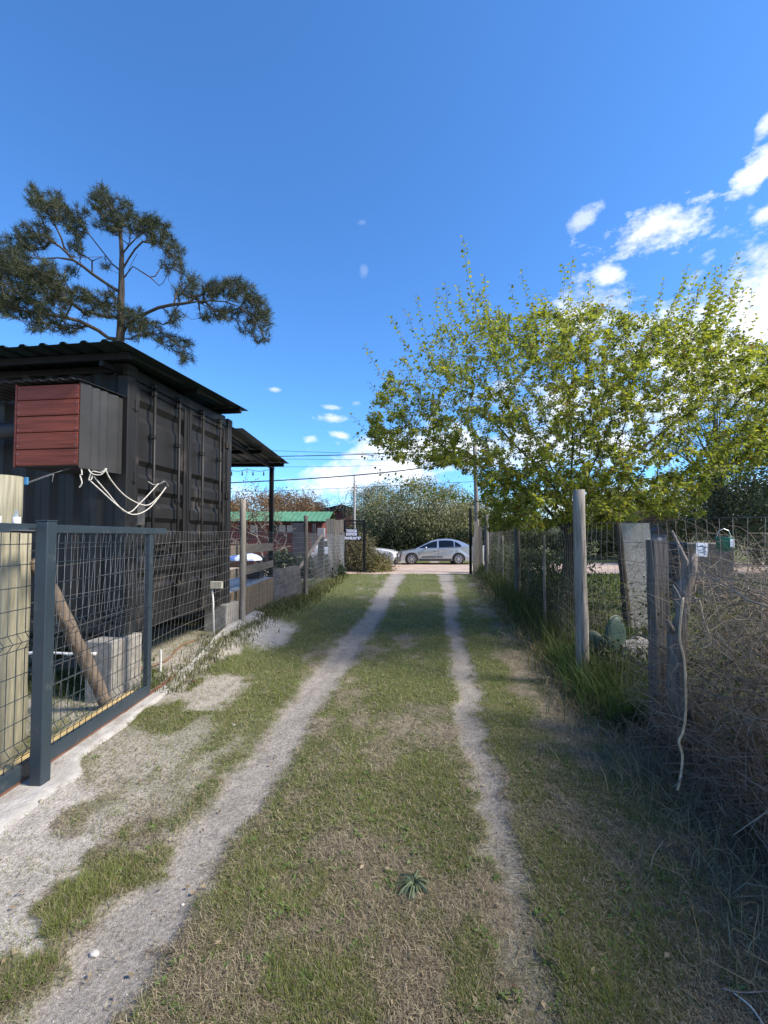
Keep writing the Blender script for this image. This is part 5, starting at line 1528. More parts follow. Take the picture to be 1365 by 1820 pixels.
# cactus, rock
CA = thing('prickly_pear_cactus', 'flat grey green prickly pear cactus pads behind the tall right post', 'cactus', (px2x(1090, 4.9), 4.9, 0))
def pad(c, rx_, rz_, tilt, yaw):
    bm = NB(); n = 22
    M = Matrix.Translation(c) @ Matrix.Rotation(yaw, 4, 'Z') @ Matrix.Rotation(tilt, 4, 'Y')
    for sgn in (1,):
        rings = []
        for j, (sc_, th) in enumerate([(1.0, 0), (.93, .022), (.7, .034), (.35, .038)]):
            rings.append([[bm.verts.new(M @ Vector((cos(k * 2 * pi / n) * rx_ * sc_ * (1 - .18 * (sin(k * 2 * pi / n) < 0) * abs(sin(k * 2 * pi / n))), s_ * th, sin(k * 2 * pi / n) * rz_ * sc_))) for k in range(n)] for s_ in ((1, -1) if th else (1,))])
        for si in (0, 1):
            prev = rings[0][0]
            for rg in rings[1:]:
                cur = rg[si]
                for k in range(n): bm.faces.new((prev[k], prev[(k + 1) % n], cur[(k + 1) % n], cur[k]))
                prev = cur
            bm.faces.new(prev)
    o = link('cactus_pad', bm_mesh('cactus_pad', bm, True), M_CACT, CA)
    bm = NB(); btube(bm, [M @ Vector((cos(a_) * rx_ * 1.005, 0, sin(a_) * rz_ * 1.005)) for a_ in np.linspace(-.6, 2.2, 16)], .006, 5); link('rim', bm_mesh('rim', bm), M_CACTE, o)
pad((0, 0, .46), .135, .24, .05, .25); pad((.03, .05, .18), .12, .2, -.1, .7); pad((-.14, .12, .34), .10, .17, -.5, -.5)
bm = NB(); bmesh.ops.create_icosphere(bm, subdivisions=3, radius=1)
for v_ in bm.verts:
    nv = float(fbm(v_.co.x * 1.7 + v_.co.z, v_.co.y * 1.7 - v_.co.z, 90)); v_.co = Vector((v_.co.x * .26, v_.co.y * .18, v_.co.z * .17)) * (.75 + .5 * nv)
o = link('garden_rock', bm_mesh('garden_rock', bm), M_ROCK); o.location = (px2x(1138, 4.9), 4.95, .28); setp(o, 'grey rock beside the cactus behind the right fence', 'rock')
bm = NB(); bmesh.ops.create_icosphere(bm, subdivisions=3, radius=1)
for v_ in bm.verts:
    nv = float(fbm(v_.co.x * 1.7 + v_.co.z, v_.co.y * 1.7 - v_.co.z, 95)); v_.co = Vector((v_.co.x * .34, v_.co.y * .22, v_.co.z * .22)) * (.75 + .5 * nv)
o = link('garden_rock', bm_mesh('garden_rock', bm), M_ROCK); o.location = (px2x(1125, 5.1), 5.1, .12); setp(o, 'larger half buried rock under the cactus', 'rock')

# strap-leaved plants (agapanthus) by the slab
def strap_plant(label, loc, n, L, group):
    root = None
    P = []; cc = []
    for i in range(n):
        a_ = random.uniform(0, 2 * pi); l = L * random.uniform(.6, 1.1); k = random.uniform(.5, 1.1)
        base = np.array([random.gauss(0, .05), random.gauss(0, .05), 0])
        P.append([base + np.array([cos(a_) * l * k * s * .7, sin(a_) * l * k * s * .7, l * (s * 1.0 - k * .75 * s ** 2.2)]) for s in np.linspace(0, 1, 6)])
    P = np.array(P); c = lerp([.03, .055, .018], [.08, .12, .035], RNG.random((n, 1)))
    V, Qd, C = vtubes(P, np.array([[.012, .015, .015, .013, .009, .002]]), 2, c)
    o = link('strap_leaf_plant', np_mesh('strap_leaf_plant', V, Qd, None, C), M_GRASS); o.location = loc
    return setp(o, label, 'plant', group)
GA = 'strap-leaved garden plants at the foot of the concrete slab'
for (px, Y, lb) in [(1100, 5.5, 'leafy strap-leaved plant at the left foot of the pale slab'), (1128, 5.3, 'leafy strap-leaved plant right in front of the pale slab'), (1150, 5.6, 'leafy strap-leaved plant at the right foot of the pale slab'), (1075, 5.9, 'leafy strap-leaved plant farthest left of the slab group')]:
    strap_plant(lb, (px2x(px, Y), Y, .1), 70, .62, GA)

# notice and green pot
bm = NB(); a_ = at(1247, 977, 4.3); box2(bm, (-.056, -.004, -.066), (.056, .004, .066), .001)
NT = link('white_notice', bm_mesh('white_notice', bm), M_PAPER); NT.location = a_; NT.rotation_euler = (0, .06, 0); setp(NT, 'small white notice hanging on the wire among the brambles', 'notice')
bm = NB(); 
for pts in [[(-.03, .03), (0, .045), (.03, .02), (.0, .0), (-.035, -.01)], [(-.02, -.03), (.02, -.02), (.035, -.045)], [(.035, .04), (.02, .0), (.04, -.02)]]:
    btube(bm, [(p_[0], -.005, p_[1]) for p_ in pts], .003, 4)
link('scribble', bm_mesh('scribble', bm), M_INK, NT)
a_ = at(1287, 967, 4.6)
GPt = thing('green_pot', 'green plastic pot hanging behind the wire near the white notice', 'pot', a_)
bm = NB(); btube(bm, [(0, 0, -.075), (0, 0, .06), (0, 0, .075)], [.06, .078, .084], 16); link('body', bm_mesh('body', bm, True), M_GREENP, GPt)
bm = NB(); box2(bm, (.0, -.082, -.03), (.045, -.074, .05), .002); link('sticker', bm_mesh('sticker', bm), M_PAPER, GPt)
bm = NB(); btube(bm, [(-.08, 0, .07), (-.05, 0, .14), (0, 0, .16), (.05, 0, .14), (.08, 0, .07)], .004, 5); link('handle', bm_mesh('handle', bm), M_STEEL, GPt)

# dark wheelie bin like shed behind the notice
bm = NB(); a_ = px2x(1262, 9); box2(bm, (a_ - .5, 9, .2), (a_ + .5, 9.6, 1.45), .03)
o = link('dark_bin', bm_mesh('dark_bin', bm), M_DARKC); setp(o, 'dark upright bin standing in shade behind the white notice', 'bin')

# pale dead vine stem hanging on the fence
rope('dead_vine', 'long pale dead vine stem hanging down in front of the brambles', [at(1214, 1062, 2.72), at(1208, 1130, 2.72), at(1217, 1180, 2.70), at(1219, 1260, 2.68), at(1214, 1300, 2.66), at(1207, 1318, 2.65), at(1213, 1345, 2.64), at(1209, 1385, 2.6), at(1204, 1405, 2.58)], .0068, pm('pale_vine', (.62, .47, .30), (.44, .32, .20), 18, .85, .4), 'vine', n=8)
rope('dead_twig', 'short pale side twig forking left from the top of the long vine stem', [at(1214, 1075, 2.72), at(1204, 1052, 2.74), at(1196, 1040, 2.76)], .004, M_POST, 'twig', n=4)
rope('dead_twig', 'thin side twig of the vine stem reaching right at mid height', [at(1218, 1175, 2.70), at(1240, 1182, 2.72), at(1275, 1200, 2.74)], .003, M_POST, 'twig', n=4)
rope('dead_twig', 'frayed split end at the foot of the long vine stem', [at(1213, 1380, 2.60), at(1203, 1394, 2.58), at(1197, 1398, 2.57)], .003, M_POST, 'twig', n=4)
rope('dead_vine', 'thinner curled pale vine stem right of the long one', [at(1234, 1063, 2.9), at(1244, 1070, 2.88), at(1250, 1100, 2.86), at(1262, 1130, 2.84), at(1262, 1145, 2.84), at(1250, 1152, 2.84)], .0055, pm('pale_vine_thin', (.50, .42, .31), (.36, .29, .20), 18, .85, .4), 'vine', n=8)

# brambles
def bramble(n, ylo, yhi, xoff, zt, name, label, colA, colB, r0, lenr=(.5, 1.4), K=6, dens_bottom=False, xs_=(.0, .7)):
    y = RNG.uniform(ylo, yhi, n); x = fence_x(y) + RNG.uniform(xoff[0], xoff[1], n)
    z = RNG.uniform(0, 1, n) ** (1.2) * zt * (np.clip((x - fence_x(y) + .35) / .45, .12, 1))
    d = RNG.normal(0, 1, (n, 3)); d[:, 2] = np.abs(d[:, 2]) * .9 + .2; d /= np.linalg.norm(d, axis=1, keepdims=True)
    L = RNG.uniform(*lenr, n)
    tt = np.linspace(0, 1, K)
    g_ = RNG.uniform(.2, 1.0, n)
    P = np.stack([x, y, z], -1)[:, None, :] + d[:, None, :] * (L[:, None] * tt)[..., None]
    P[..., 2] -= (g_ * L)[:, None] * tt ** 2 * .8
    wv_ = RNG.normal(0, .045, (n, K, 3)); wv_[:, 0] = 0; P += np.cumsum(wv_, 1) * .5
    P[..., 2] = np.maximum(P[..., 2], .01)
    P[..., 2] = np.minimum(P[..., 2], zt * 1.25)
    # keep clear of the lane
    lim = fence_x(P[..., 1]) - .04 - .16 * (1 - np.clip(P[..., 2] / .8, 0, 1)) + .22 * np.clip(2.6 - P[..., 1], 0, 1)
    P[..., 0] = np.maximum(P[..., 0], lim)
    P[..., 1] = np.maximum(P[..., 1], ylo - .3)
    V, Qd, C = vtubes(P, (r0 * RNG.uniform(.5, 1.4, n))[:, None] * np.linspace(1, .35, K)[None], 3, lerp(colA, colB, RNG.random((n, 1)) ** 1.5))
    return setp(link(name, np_mesh(name, V, Qd, None, C), M_TWIG), label, 'brambles', kind='stuff')
bramble(7600, .2, 3.3, (.12, 1.15), 1.28, 'brambles', 'tangled leafless grey brown brambles overgrowing the near right fence', [.12, .098, .076], [.42, .35, .275], .0021, (.3, 1.0))
bramble(80, .6, 3.3, (.15, .9), 1.1, 'thick_bramble_stems', 'few thick woody bramble stems among the thin ones', [.14, .11, .09], [.38, .32, .26], .008, (.7, 1.5), 8)
bramble(2600, .6, 3.5, (-.03, .45), .46, 'dry_brambles', 'low mat of dry brown stems at the foot of the near right fence', [.11, .085, .065], [.34, .26, .20], .0022, (.15, .5), 6)
bramble(450, 3.2, 9, (.1, 1.0), .8, 'fence_twigs', 'thin twigs growing through the middle of the right fence', [.09, .085, .06], [.22, .20, .15], .003, (.3, .9))
bramble(800, 2.5, 6.0, (.8, 2.4), 1.55, 'tall_twigs', 'tall bare twigs rising behind the brambles at the right edge', [.08, .066, .052], [.22, .18, .14], .0026, (.4, 1.2))
# small leaves inside the brambles
n = 7000; y = RNG.uniform(.4, 4.6, n); x = fence_x(y) + RNG.uniform(.05, 1.4, n); z = RNG.random(n) ** 1.4 * 1.2
V, T, C = leaves2(np.stack([x, y, z], -1), RNG.normal(0, 1, (n, 3)), RNG.normal(0, 1, (n, 3)), RNG.uniform(.02, .045, n), RNG.uniform(.012, .028, n), lerp([.035, .05, .018], [.10, .12, .04], RNG.random((n, 1))))
setp(link('bramble_leaves', np_mesh('bramble_leaves', V, None, T, C), M_GRASS), 'small green leaves scattered inside the brambles', 'leaves', kind='stuff')
# shrub rows along the garden side of the right fence
n = 26000; y = 4.2 + RNG.random(n) * 13.5; x = fence_x(y) + np.abs(RNG.normal(.15, .45, n)) + .05
hh = .5 + .7 * fbm(y * 1.3, y * 0, 98) + .1
z = RNG.random(n) ** 1.3 * (hh + .25)
k = ~((y < 6.6) & (z > .42))
x, y, z = x[k], y[k], z[k]; n = len(x)
L = RNG.uniform(.05, .12, n)
V, T, C = leaves2(np.stack([x, y, z], -1), RNG.normal(0, 1, (n, 3)) + np.array([0, 0, .8]), RNG.normal(0, 1, (n, 3)), L, L * .28, lerp([.025, .04, .018], [.085, .10, .04], RNG.random((n, 1))))
setp(link('fence_shrubs', np_mesh('fence_shrubs', V, None, T, C), M_FAR), 'dark leafy growth crowding the garden side of the right fence', 'shrubs', kind='stuff')

# ------------------------------------------------------------------ brush pile
Xb = px2x(648, 20.2)
n = 3000; u = RNG.normal(0, 1, (n, 3)); u /= np.linalg.norm(u, axis=1, keepdims=True)
ctrb = np.where(RNG.random((n, 1)) < .55, np.array([[-.35, .1, .7]]), np.array([[.42, 0, .30]]))
rad_ = np.where(ctrb[:, :1] < 0, np.array([[.85, .8, 1.0]]), np.array([[.70, .7, .40]]))
st_ = ctrb + u * rad_ * RNG.uniform(.3, 1, (n, 1)); st_[:, 2] = np.abs(st_[:, 2])
d = RNG.normal(0, .6, (n, 3)) + u * .6; K = 5; tt = np.linspace(0, 1, K)
P = st_[:, None, :] + d[:, None, :] * .35 * tt[None, :, None]; P[..., 2] -= .15 * tt ** 2; P[..., 2] = np.maximum(P[..., 2], .01)
BP = thing('brush_pile', 'big heap of cut olive and yellow branches behind the open black gate', 'brush pile', (Xb, 20.2, 0))
V, Qd, C = vtubes(P, np.array([[.012, .01, .008, .006, .003]]), 3, lerp([.12, .09, .06], [.30, .25, .17], RNG.random((n, 1))))
o = link('twigs', np_mesh('twigs', V, Qd, None, C), M_TWIG, BP); o['kind'] = 'stuff'
n = 15000; pk = RNG.integers(0, len(P), n); lp = P[pk, RNG.integers(1, K, n)] + RNG.normal(0, .06, (n, 3)); lp[:, 2] = np.maximum(lp[:, 2], .02)
yl = sstep(.9, .1, lp[:, 2])[:, None] * sstep(-.2, .6, lp[:, 0])[:, None]
c = lerp([.07, .075, .03], [.16, .15, .07], RNG.random((n, 1))); c = c * (1 - yl) + lerp([.20, .19, .05], [.30, .27, .09], RNG.random((n, 1))) * yl
L = RNG.uniform(.06, .14, n)
V, T, C = leaves2(lp, RNG.normal(0, 1, (n, 3)), RNG.normal(0, 1, (n, 3)), L, L * .35, c)
o = link('leaves', np_mesh('leaves', V, None, T, C), M_FAR, BP); o['kind'] = 'stuff'

# ------------------------------------------------------------------ cars
def wheel(parent, x, y, r, side, spokes=8):
    root = bpy.data.objects.new('wheel', None); COL.objects.link(root); root.parent = parent; root.location = (x, y, r); root.empty_display_size = .1
    bm = NB(); n = 32; prof = [(r * .66, .10), (r * .93, .105), (r, .07), (r, -.07), (r * .93, -.105), (r * .66, -.10)]
    rings = [[bm.verts.new((cos(k * 2 * pi / n) * a_, b_, sin(k * 2 * pi / n) * a_)) for k in range(n)] for a_, b_ in prof]
    for j in range(len(prof)):
        A, B = rings[j], rings[(j + 1) % len(prof)]
        for k in range(n): bm.faces.new((A[k], A[(k + 1) % n], B[(k + 1) % n], B[k]))
    link('tyre', bm_mesh('tyre', bm, True), M_TYRE, root)
    bm = NB(); rr = r * .66
    ring1 = [bm.verts.new((cos(k * 2 * pi / n) * rr, side * .095, sin(k * 2 * pi / n) * rr)) for k in range(n)]
    ring2 = [bm.verts.new((cos(k * 2 * pi / n) * rr * .88, side * .10, sin(k * 2 * pi / n) * rr * .88)) for k in range(n)]
    ring3 = [bm.verts.new((cos(k * 2 * pi / n) * rr * .86, side * .02, sin(k * 2 * pi / n) * rr * .86)) for k in range(n)]
    for A, B in ((ring1, ring2), (ring2, ring3)):
        for k in range(n): bm.faces.new((A[k], A[(k + 1) % n], B[(k + 1) % n], B[k]))
    for s in range(spokes):
        a_ = 2 * pi * s / spokes
        M = Matrix.Rotation(a_, 3, 'Y')
        bbox(bm, M @ Vector((rr * .5, side * .085, 0)), (rr * .78, .02, rr * .2), M)
    btube(bm, [(0, side * .06, 0), (0, side * .105, 0)], rr * .22, 12)
    link('rim', bm_mesh('rim', bm), M_RIM, root)
    bm = NB(); btube(bm, [(0, side * .01, 0), (0, side * .03, 0)], rr * .86, 24); link('brake_disc', bm_mesh('brake_disc', bm), M_DPLAS, root)
    return root

def car(label, loc, rz, paint, prof, gh, wheels, wr, hw, name='sedan_car', cat='car', bull=False, roofw=.60):
    root = thing(name, label, cat, loc, rz)
    xf, xr = wheels
    def arch(xc): return [(xc + cos(a_) * (wr + .055), wr + sin(a_) * (wr + .055)) for a_ in np.linspace(-.28, pi + .28, 15)]
    out = list(prof) + arch(xr) + arch(xf)
    # body skin: rounded across the width
    sect = [(-1, 0.0, 1.0), (-.965, .0, 1.0)]
    bm = NB()
    ys = [(-hw, .0), (-hw * .93, .035), (-hw * .6, .055), (0, .065), (hw * .6, .055), (hw * .93, .035), (hw, .0)]
    cols_ = []
    n = len(out); npf = len(prof)
    xmid = sum(p_[0] for p_ in prof) / npf
    for (yv, pull) in ys:
        row = []
        for i, (x_, z_) in enumerate(out):
            if i < npf and z_ > .55:
                z2 = z_ + pull * .6 - .02
                x2 = x_ + (pull * 1.2 if abs(x_) > 1.9 else 0) * (1 if x_ > 0 else -1)
            else:
                z2, x2 = z_, x_ + (pull * 1.5 if (abs(x_) > 2.0) else 0) * (1 if x_ > 0 else -1)
            tuck = 1.0 if z_ > .45 else .985
            row.append(bm.verts.new((x2, yv * tuck * (1 if z_ < .8 else .975), z2)))
        cols_.append(row)
    for j in range(len(ys) - 1):
        for i in range(n): bm.faces.new((cols_[j][i], cols_[j + 1][i], cols_[j + 1][(i + 1) % n], cols_[j][(i + 1) % n]))
    bm.faces.new(cols_[0]); bm.faces.new(cols_[-1][::-1])
    me_ = bm_mesh('body', bm)
    for p_ in me_.polygons: p_.use_smooth = len(p_.vertices) == 4
    link('body', me_, paint, root)
    # greenhouse
    ga = gh['base']; gb = gh['top']
    hb, ht = hw * .93, roofw
    def side_pt(x_, z_, s):
        zb = gh['zb']; zt = gh['zt']; k_ = (z_ - zb) / (zt - zb); return (x_, s * (hb + (ht - hb) * max(0, k_) ** 1.1), z_)
    outl = gh['outline']
    bm = NB(); L = [bm.verts.new(side_pt(x_, z_, -1)) for x_, z_ in outl]; Rr = [bm.verts.new(side_pt(x_, z_, 1)) for x_, z_ in outl]; Mm = [bm.verts.new((x_ + (.05 if i_ > len(outl) / 2 else -.05) * 0, 0, z_ + (.025 if z_ > gh['zb'] + .1 else 0))) for i_, (x_, z_) in enumerate(outl)]
    for i in range(len(outl) - 1):
        bm.faces.new((L[i], Mm[i], Mm[i + 1], L[i + 1])); bm.faces.new((Mm[i], Rr[i], Rr[i + 1], Mm[i + 1]))
    bm.faces.new(L); bm.faces.new(Rr[::-1])
    me_ = bm_mesh('roof', bm)
    for p_ in me_.polygons: p_.use_smooth = len(p_.vertices) == 4
    link('roof', me_, paint, root)
    for s in (-1, 1):
        for poly_ in gh['windows']:
            bm = NB(); v_ = [bm.verts.new(Vector(side_pt(x_, z_, s)) + Vector((0, s * .008, 0))) for x_, z_ in poly_]; bm.faces.new(v_)
            link('side_window', bm_mesh('side_window', bm), M_GLASS, root)
    # windscreens
    for nm, (a_, b_) in (('windscreen', gh['ws']), ('rear_window', gh['rw'])):
        bm = NB(); q = []
        for (x_, z_), k_ in ((a_, .9), (b_, .9)):
            for s in (-1, 1):
                p_ = side_pt(x_, z_, s); q.append((p_[0], p_[1] * k_, p_[2]))
        nrm = Vector((b_[1] - a_[1], 0, -(b_[0] - a_[0]))).normalized(); nrm = nrm if nrm.z > 0 else -nrm
        mid = [((q[0][0]), 0, q[0][2] + .02), (q[2][0], 0, q[2][2] + .022)]
        vs = [bm.verts.new(Vector(p_) + nrm * .012) for p_ in (q[0], mid[0], q[1], q[3], mid[1], q[2])]
        bm.faces.new((vs[0], vs[1], vs[4], vs[5])); bm.faces.new((vs[1], vs[2], vs[3], vs[4])); link(nm, bm_mesh(nm, bm), M_GLASS, root)
    for x_ in (xf, xr):
        for s in (-1, 1):
            wheel(root, x_, s * (hw - .09), wr, s)
            bm = NB(); btube(bm, [(x_, s * (hw - .28), wr + .01), (x_, s * (hw - .27), wr + .01)], wr + .05, 20); link('wheel_arch', bm_mesh('wheel_arch', bm), M_CABLE, root)
    # sill moulding
    for s in (-1, 1):
        bm = NB(); box2(bm, (xf + wr + .07, s * (hw - .02), .20), (xr - wr - .07, s * (hw + .012), .33), .008); link('sill', bm_mesh('sill', bm), M_DPLAS, root)
        bm = NB(); box2(bm, (-.85, s * (hw + .003) - .008, .40), (.33, s * (hw + .003) + .008, .46), .004); link('side_moulding', bm_mesh('side_moulding', bm), M_DPLAS, root)
        # doors gaps
        bm = NB()
        for xx in gh['gaps']: box2(bm, (xx - .005, s * (hw + .0015) - .001, .36), (xx + .005, s * (hw + .0015) + .001, .80))
        link('door_gap', bm_mesh('door_gap', bm), M_CABLE, root)
        for xx in gh['handles']:
            bm = NB(); box2(bm, (xx - .07, s * (hw - .02), .775), (xx + .07, s * (hw + .025), .80), .006); link('door_handle', bm_mesh('door_handle', bm), paint, root)
        bm = NB(); bmesh.ops.create_icosphere(bm, subdivisions=2, radius=1, matrix=Matrix.Translation((gh['mirror'], s * (hw + .07), gh['zb'] + .06)) @ Matrix.Diagonal((.07, .10, .065, 1)))
        box2(bm, (gh['mirror'] - .02, min(s * (hw - .08), s * (hw + .03)), gh['zb'] + .01), (gh['mirror'] + .02, max(s * (hw - .08), s * (hw + .03)), gh['zb'] + .03)); link('mirror', bm_mesh('mirror', bm, True), paint, root)
    for s in (-1, 1):
        bm = NB(); bmesh.ops.create_icosphere(bm, subdivisions=2, radius=1, matrix=Matrix.Translation((gh['hl'][0], s * (hw - .17), gh['hl'][1])) @ Matrix.Rotation(-.35, 4, 'Y') @ Matrix.Diagonal((.20, .165, .075, 1))); link('headlight', bm_mesh('headlight', bm, True), M_LAMP, root)
        bm = NB(); bmesh.ops.create_icosphere(bm, subdivisions=2, radius=1, matrix=Matrix.Translation((gh['tl'][0], s * (hw - .14), gh['tl'][1])) @ Matrix.Diagonal((.11, .15, .11, 1))); link('tail_light', bm_mesh('tail_light', bm, True), M_RLAMP, root)
    bm = NB(); box2(bm, (prof[1][0] - .03, -hw * .8, .30), (prof[1][0] + .06, hw * .8, .46), .02); link('grille', bm_mesh('grille', bm), M_DPLAS, root)
    return root

prof = [(-2.14, .22), (-2.22, .34), (-2.26, .50), (-2.20, .62), (-2.02, .69), (-1.75, .75), (-1.45, .80), (-1.15, .85), (-.6, .88), (.4, .92), (1.2, .95), (1.65, 1.0), (2.05, 1.03), (2.22, 1.0), (2.31, .8), (2.33, .55), (2.29, .3), (2.2, .22)]
gh = dict(base=0, top=0, zb=.88, zt=1.42, outline=[(-1.22, .85), (-.92, 1.0), (-.58, 1.17), (-.2, 1.315), (.15, 1.395), (.55, 1.42), (.95, 1.40), (1.3, 1.32), (1.62, 1.18), (1.92, 1.02)],
          windows=[[(-1.02, .915), (-.80, 1.03), (-.5, 1.165), (-.2, 1.27), (.04, 1.32), (.02, .945)], [(.12, .95), (.13, 1.335), (.5, 1.35), (.80, 1.335), (.96, 1.30), (.97, .985)], [(1.02, .99), (1.02, 1.285), (1.2, 1.20), (1.36, 1.08), (1.38, 1.01)]],
          ws=((-1.14, .90), (-.36, 1.27)), rw=((1.82, 1.08), (1.15, 1.365)), gaps=(-1.0, .08, 1.1), handles=(-.08, .88), mirror=-.62, hl=(-2.0, .60), tl=(2.2, .86))
Yc = 24.4 + .87
car('silver sedan parked side-on across the end of the lane', ((1.53 + 4.14) / 2 + .10, Yc, .0), 0, M_SILV, prof, gh, (-1.4, 1.21), .31, .87)
# white car, nose to the right
prof2 = [(-2.10, .26), (-2.17, .42), (-2.16, .62), (-2.10, .76), (-1.85, .86), (-1.45, .92), (-1.0, .96), (-.5, .98), (.4, .99), (1.3, 1.0), (1.9, 1.0), (2.05, .95), (2.12, .75), (2.12, .5), (2.1, .3), (2.0, .26)]
gh2 = dict(base=0, top=0, zb=.97, zt=1.45, outline=[(-1.0, .95), (-.7, 1.12), (-.35, 1.34), (-.1, 1.42), (.3, 1.46), (.9, 1.46), (1.5, 1.42), (1.75, 1.35), (1.98, 1.0)],
           windows=[[(-.80, 1.0), (-.35, 1.27), (-.1, 1.35), (.16, 1.37), (.12, 1.01)], [(.24, 1.02), (.26, 1.37), (.95, 1.37), (1.02, 1.03)], [(1.1, 1.03), (1.08, 1.36), (1.55, 1.33), (1.72, 1.05)]],
           ws=((-.95, 1.0), (-.22, 1.38)), rw=((1.95, 1.06), (1.8, 1.33)), gaps=(-.9, .2, 1.1), handles=(.02, .95), mirror=-.6, hl=(-1.98, .72), tl=(2.02, .8))
WCx = px2x(705, 22.6) - 2.15
wcar = car('white hatchback with black bumper, its nose showing behind the brush pile', (WCx, 23.1, .0), pi - .18, M_WHTC, prof2, gh2, (-1.35, 1.25), .31, .83, 'hatchback_car')
bm = NB(); box2(bm, (-2.30, -.8, .22), (-2.10, .8, .52), .05); btube(bm, [(-2.28, -.62, .45), (-2.36, -.55, .75), (-2.36, .55, .75), (-2.28, .62, .45)], .035, 8); link('bumper_bar', bm_mesh('bumper_bar', bm, True), M_DPLAS, wcar)

# ------------------------------------------------------------------ red house, left
HX1 = px2x(590, 25); HX0 = -16.0
RH = thing('red_house', 'low red timber house with a long green sheet roof beyond the left fence', 'house', ((HX0 + HX1) / 2, 26.5, 0))
bm = NB(); box2(bm, (HX0, 25.2, -.05), (HX1 - .6, 30, 2.44)); link('wall', bm_mesh('wall', bm), M_REDH, RH, True)
# cladding boards, proud of the wall
bm = NB()
for k in range(15):
    z_ = .1 + k * .155; beam(bm, (HX0, 25.185, z_ + .07), (HX1 - .6, 25.185, z_ + .07), .02, .14)
o = link('cladding', bm_mesh('cladding', bm), M_REDH, RH, True); o['kind'] = 'stuff'
corrugated('roof', (HX0 - .3, 24.7, 2.42), (HX1 - .2, 24.7, 2.42), (HX0 - .3, 27.3, 3.10), .3, .02, mat=M_GRNR, parent=RH)
corrugated('roof', (HX0 - .3, 27.3, 3.10), (HX1 - .2, 27.3, 3.10), (HX0 - .3, 30.3, 2.42), .3, .02, mat=M_GRNR, parent=RH)
bm = NB(); v_ = [bm.verts.new(q) for q in ((HX1 - .58, 25.2, 2.44), (HX1 - .58, 27.3, 3.04), (HX1 - .58, 30, 2.44))]; bm.faces.new(v_)
bm2 = bm; r_ = bmesh.ops.extrude_face_region(bm, geom=bm.faces[:]); bmesh.ops.translate(bm, vec=(-.1, 0, 0), verts=[e for e in r_['geom'] if isinstance(e, bmesh.types.BMVert)]); link('gable', bm_mesh('gable', bm), M_REDH, RH, True)
bm = NB(); box2(bm, (HX0, 24.72, 2.33), (HX1 - .2, 24.76, 2.42)); link('fascia', bm_mesh('fascia', bm), M_BLACK2, RH, True)
for (p0, p1, mt) in ((424, 437, M_GLASS), (484, 494, M_GLASS), (496, 507, M_CURT), (510, 520, M_CURT), (445, 458, M_CURT)):
    xa, xb = px2x(p0, 25.1), px2x(p1, 25.1); bm = NB(); box2(bm, (xa - .04, 25.12, 1.78), (xb + .04, 25.165, 2.26), .01); wf = link('window', bm_mesh('window', bm), M_DARKC, RH, True)
    bm = NB(); box2(bm, (xa, 25.105, 1.82), (xb, 25.118, 2.22)); link('pane', bm_mesh('pane', bm), mt, wf, True)
xa, xb = px2x(520, 24), px2x(541, 24); bm = NB(); box2(bm, (xa, 24, -.02), (xb, 24.3, 2.28), .02); o = link('dark_water_cabinet', bm_mesh('dark_water_cabinet', bm), M_DARKC); setp(o, 'tall charcoal cabinet standing in front of the red house', 'cabinet')
xa, xb = px2x(553, 24), px2x(558, 24); bm = NB(); box2(bm, (xa, 24.4, -.02), (xb, 24.6, 2.28)); o = link('dark_house_column', bm_mesh('dark_house_column', bm), M_DARKC); setp(o, 'narrow charcoal column in front of the right end of the red house', 'column')
# A-frame and dark roof far behind
bm = NB(); xa = px2x(568, 48); prismv = [(-.7, 3.6), (-.45, 5.35), (.25, 5.3), (.75, 3.8)]
v0, v1 = prism(bm, prismv, 0, 1.5); o = link('steep_grey_roof', bm_mesh('steep_grey_roof', bm), M_GREYR); o.location = (xa, 48, 0)
HSt = setp(o, 'steep grey sheet roof of a distant tower-like house above the dark roof', 'house')
bm = NB(); box2(bm, (-1.2, .2, -3.6 + 3.55), (1.2, 3, 3.6)); link('wall', bm_mesh('wall', bm), M_CURT, o)
DKR = thing('dark_roofed_house', 'house with a dark low sloping roof between the red house and the concrete pole', 'house', (px2x(590, 40), 40, 0))
bm = NB(); prism(bm, [(-1.6, 3.95), (-1.6, 3.85), (2.0, 3.9), (2.0, 4.15), (.9, 4.5)], 0, 4); link('roof', bm_mesh('roof', bm), M_BLACK2, DKR)
bm = NB(); box2(bm, (-1.3, .3, 0), (1.7, 3.8, 3.848)); link('wall', bm_mesh('wall', bm), M_REDH, DKR)
# inner yard things
def shrub(label, loc, r, n, leaf, cols, cat='shrub', name='yard_shrub', flat=.75, group=None):
    return bg_tree(name, label, cat, loc, [(0, 0, r * flat, r, r * .8, r * flat), (r * .6, 0, r * .5 * flat, r * .6, r * .6, r * .6 * flat)], n, leaf, cols, trunk=False, group=group)
DG = ([.02, .035, .022], [.08, .10, .06])
shrub('spiky dark green shrub beside the pink yard path', (px2x(508, 15), 15, 0), .62, 3500, .16, DG)
shrub('dense dark bush behind the far left fence post', (px2x(556, 14.6), 14.6, 0), .55, 3500, .09, ([.02, .028, .022], [.06, .07, .05]))
shrub('dark bush next to the timber slabs at the lane end', (px2x(578, 16.5), 16.5, 0), .60, 3500, .09, ([.02, .03, .022], [.06, .08, .05]))
bm = NB(); a_ = (px2x(512, 12), 12, .25); b_ = (px2x(572, 13.5), 13.5, CAM_H + 1.5 * 13.5 / 780)
log('leaning_brace', 'dark timber brace leaning up to the pale-capped post in the yard', a_, b_, .05, .045, M_POSTD, 'brace')
CPs = thing('capped_post', 'grey post with a pale square cap in the red house yard', 'post', (px2x(571, 13.6), 13.6, 0))
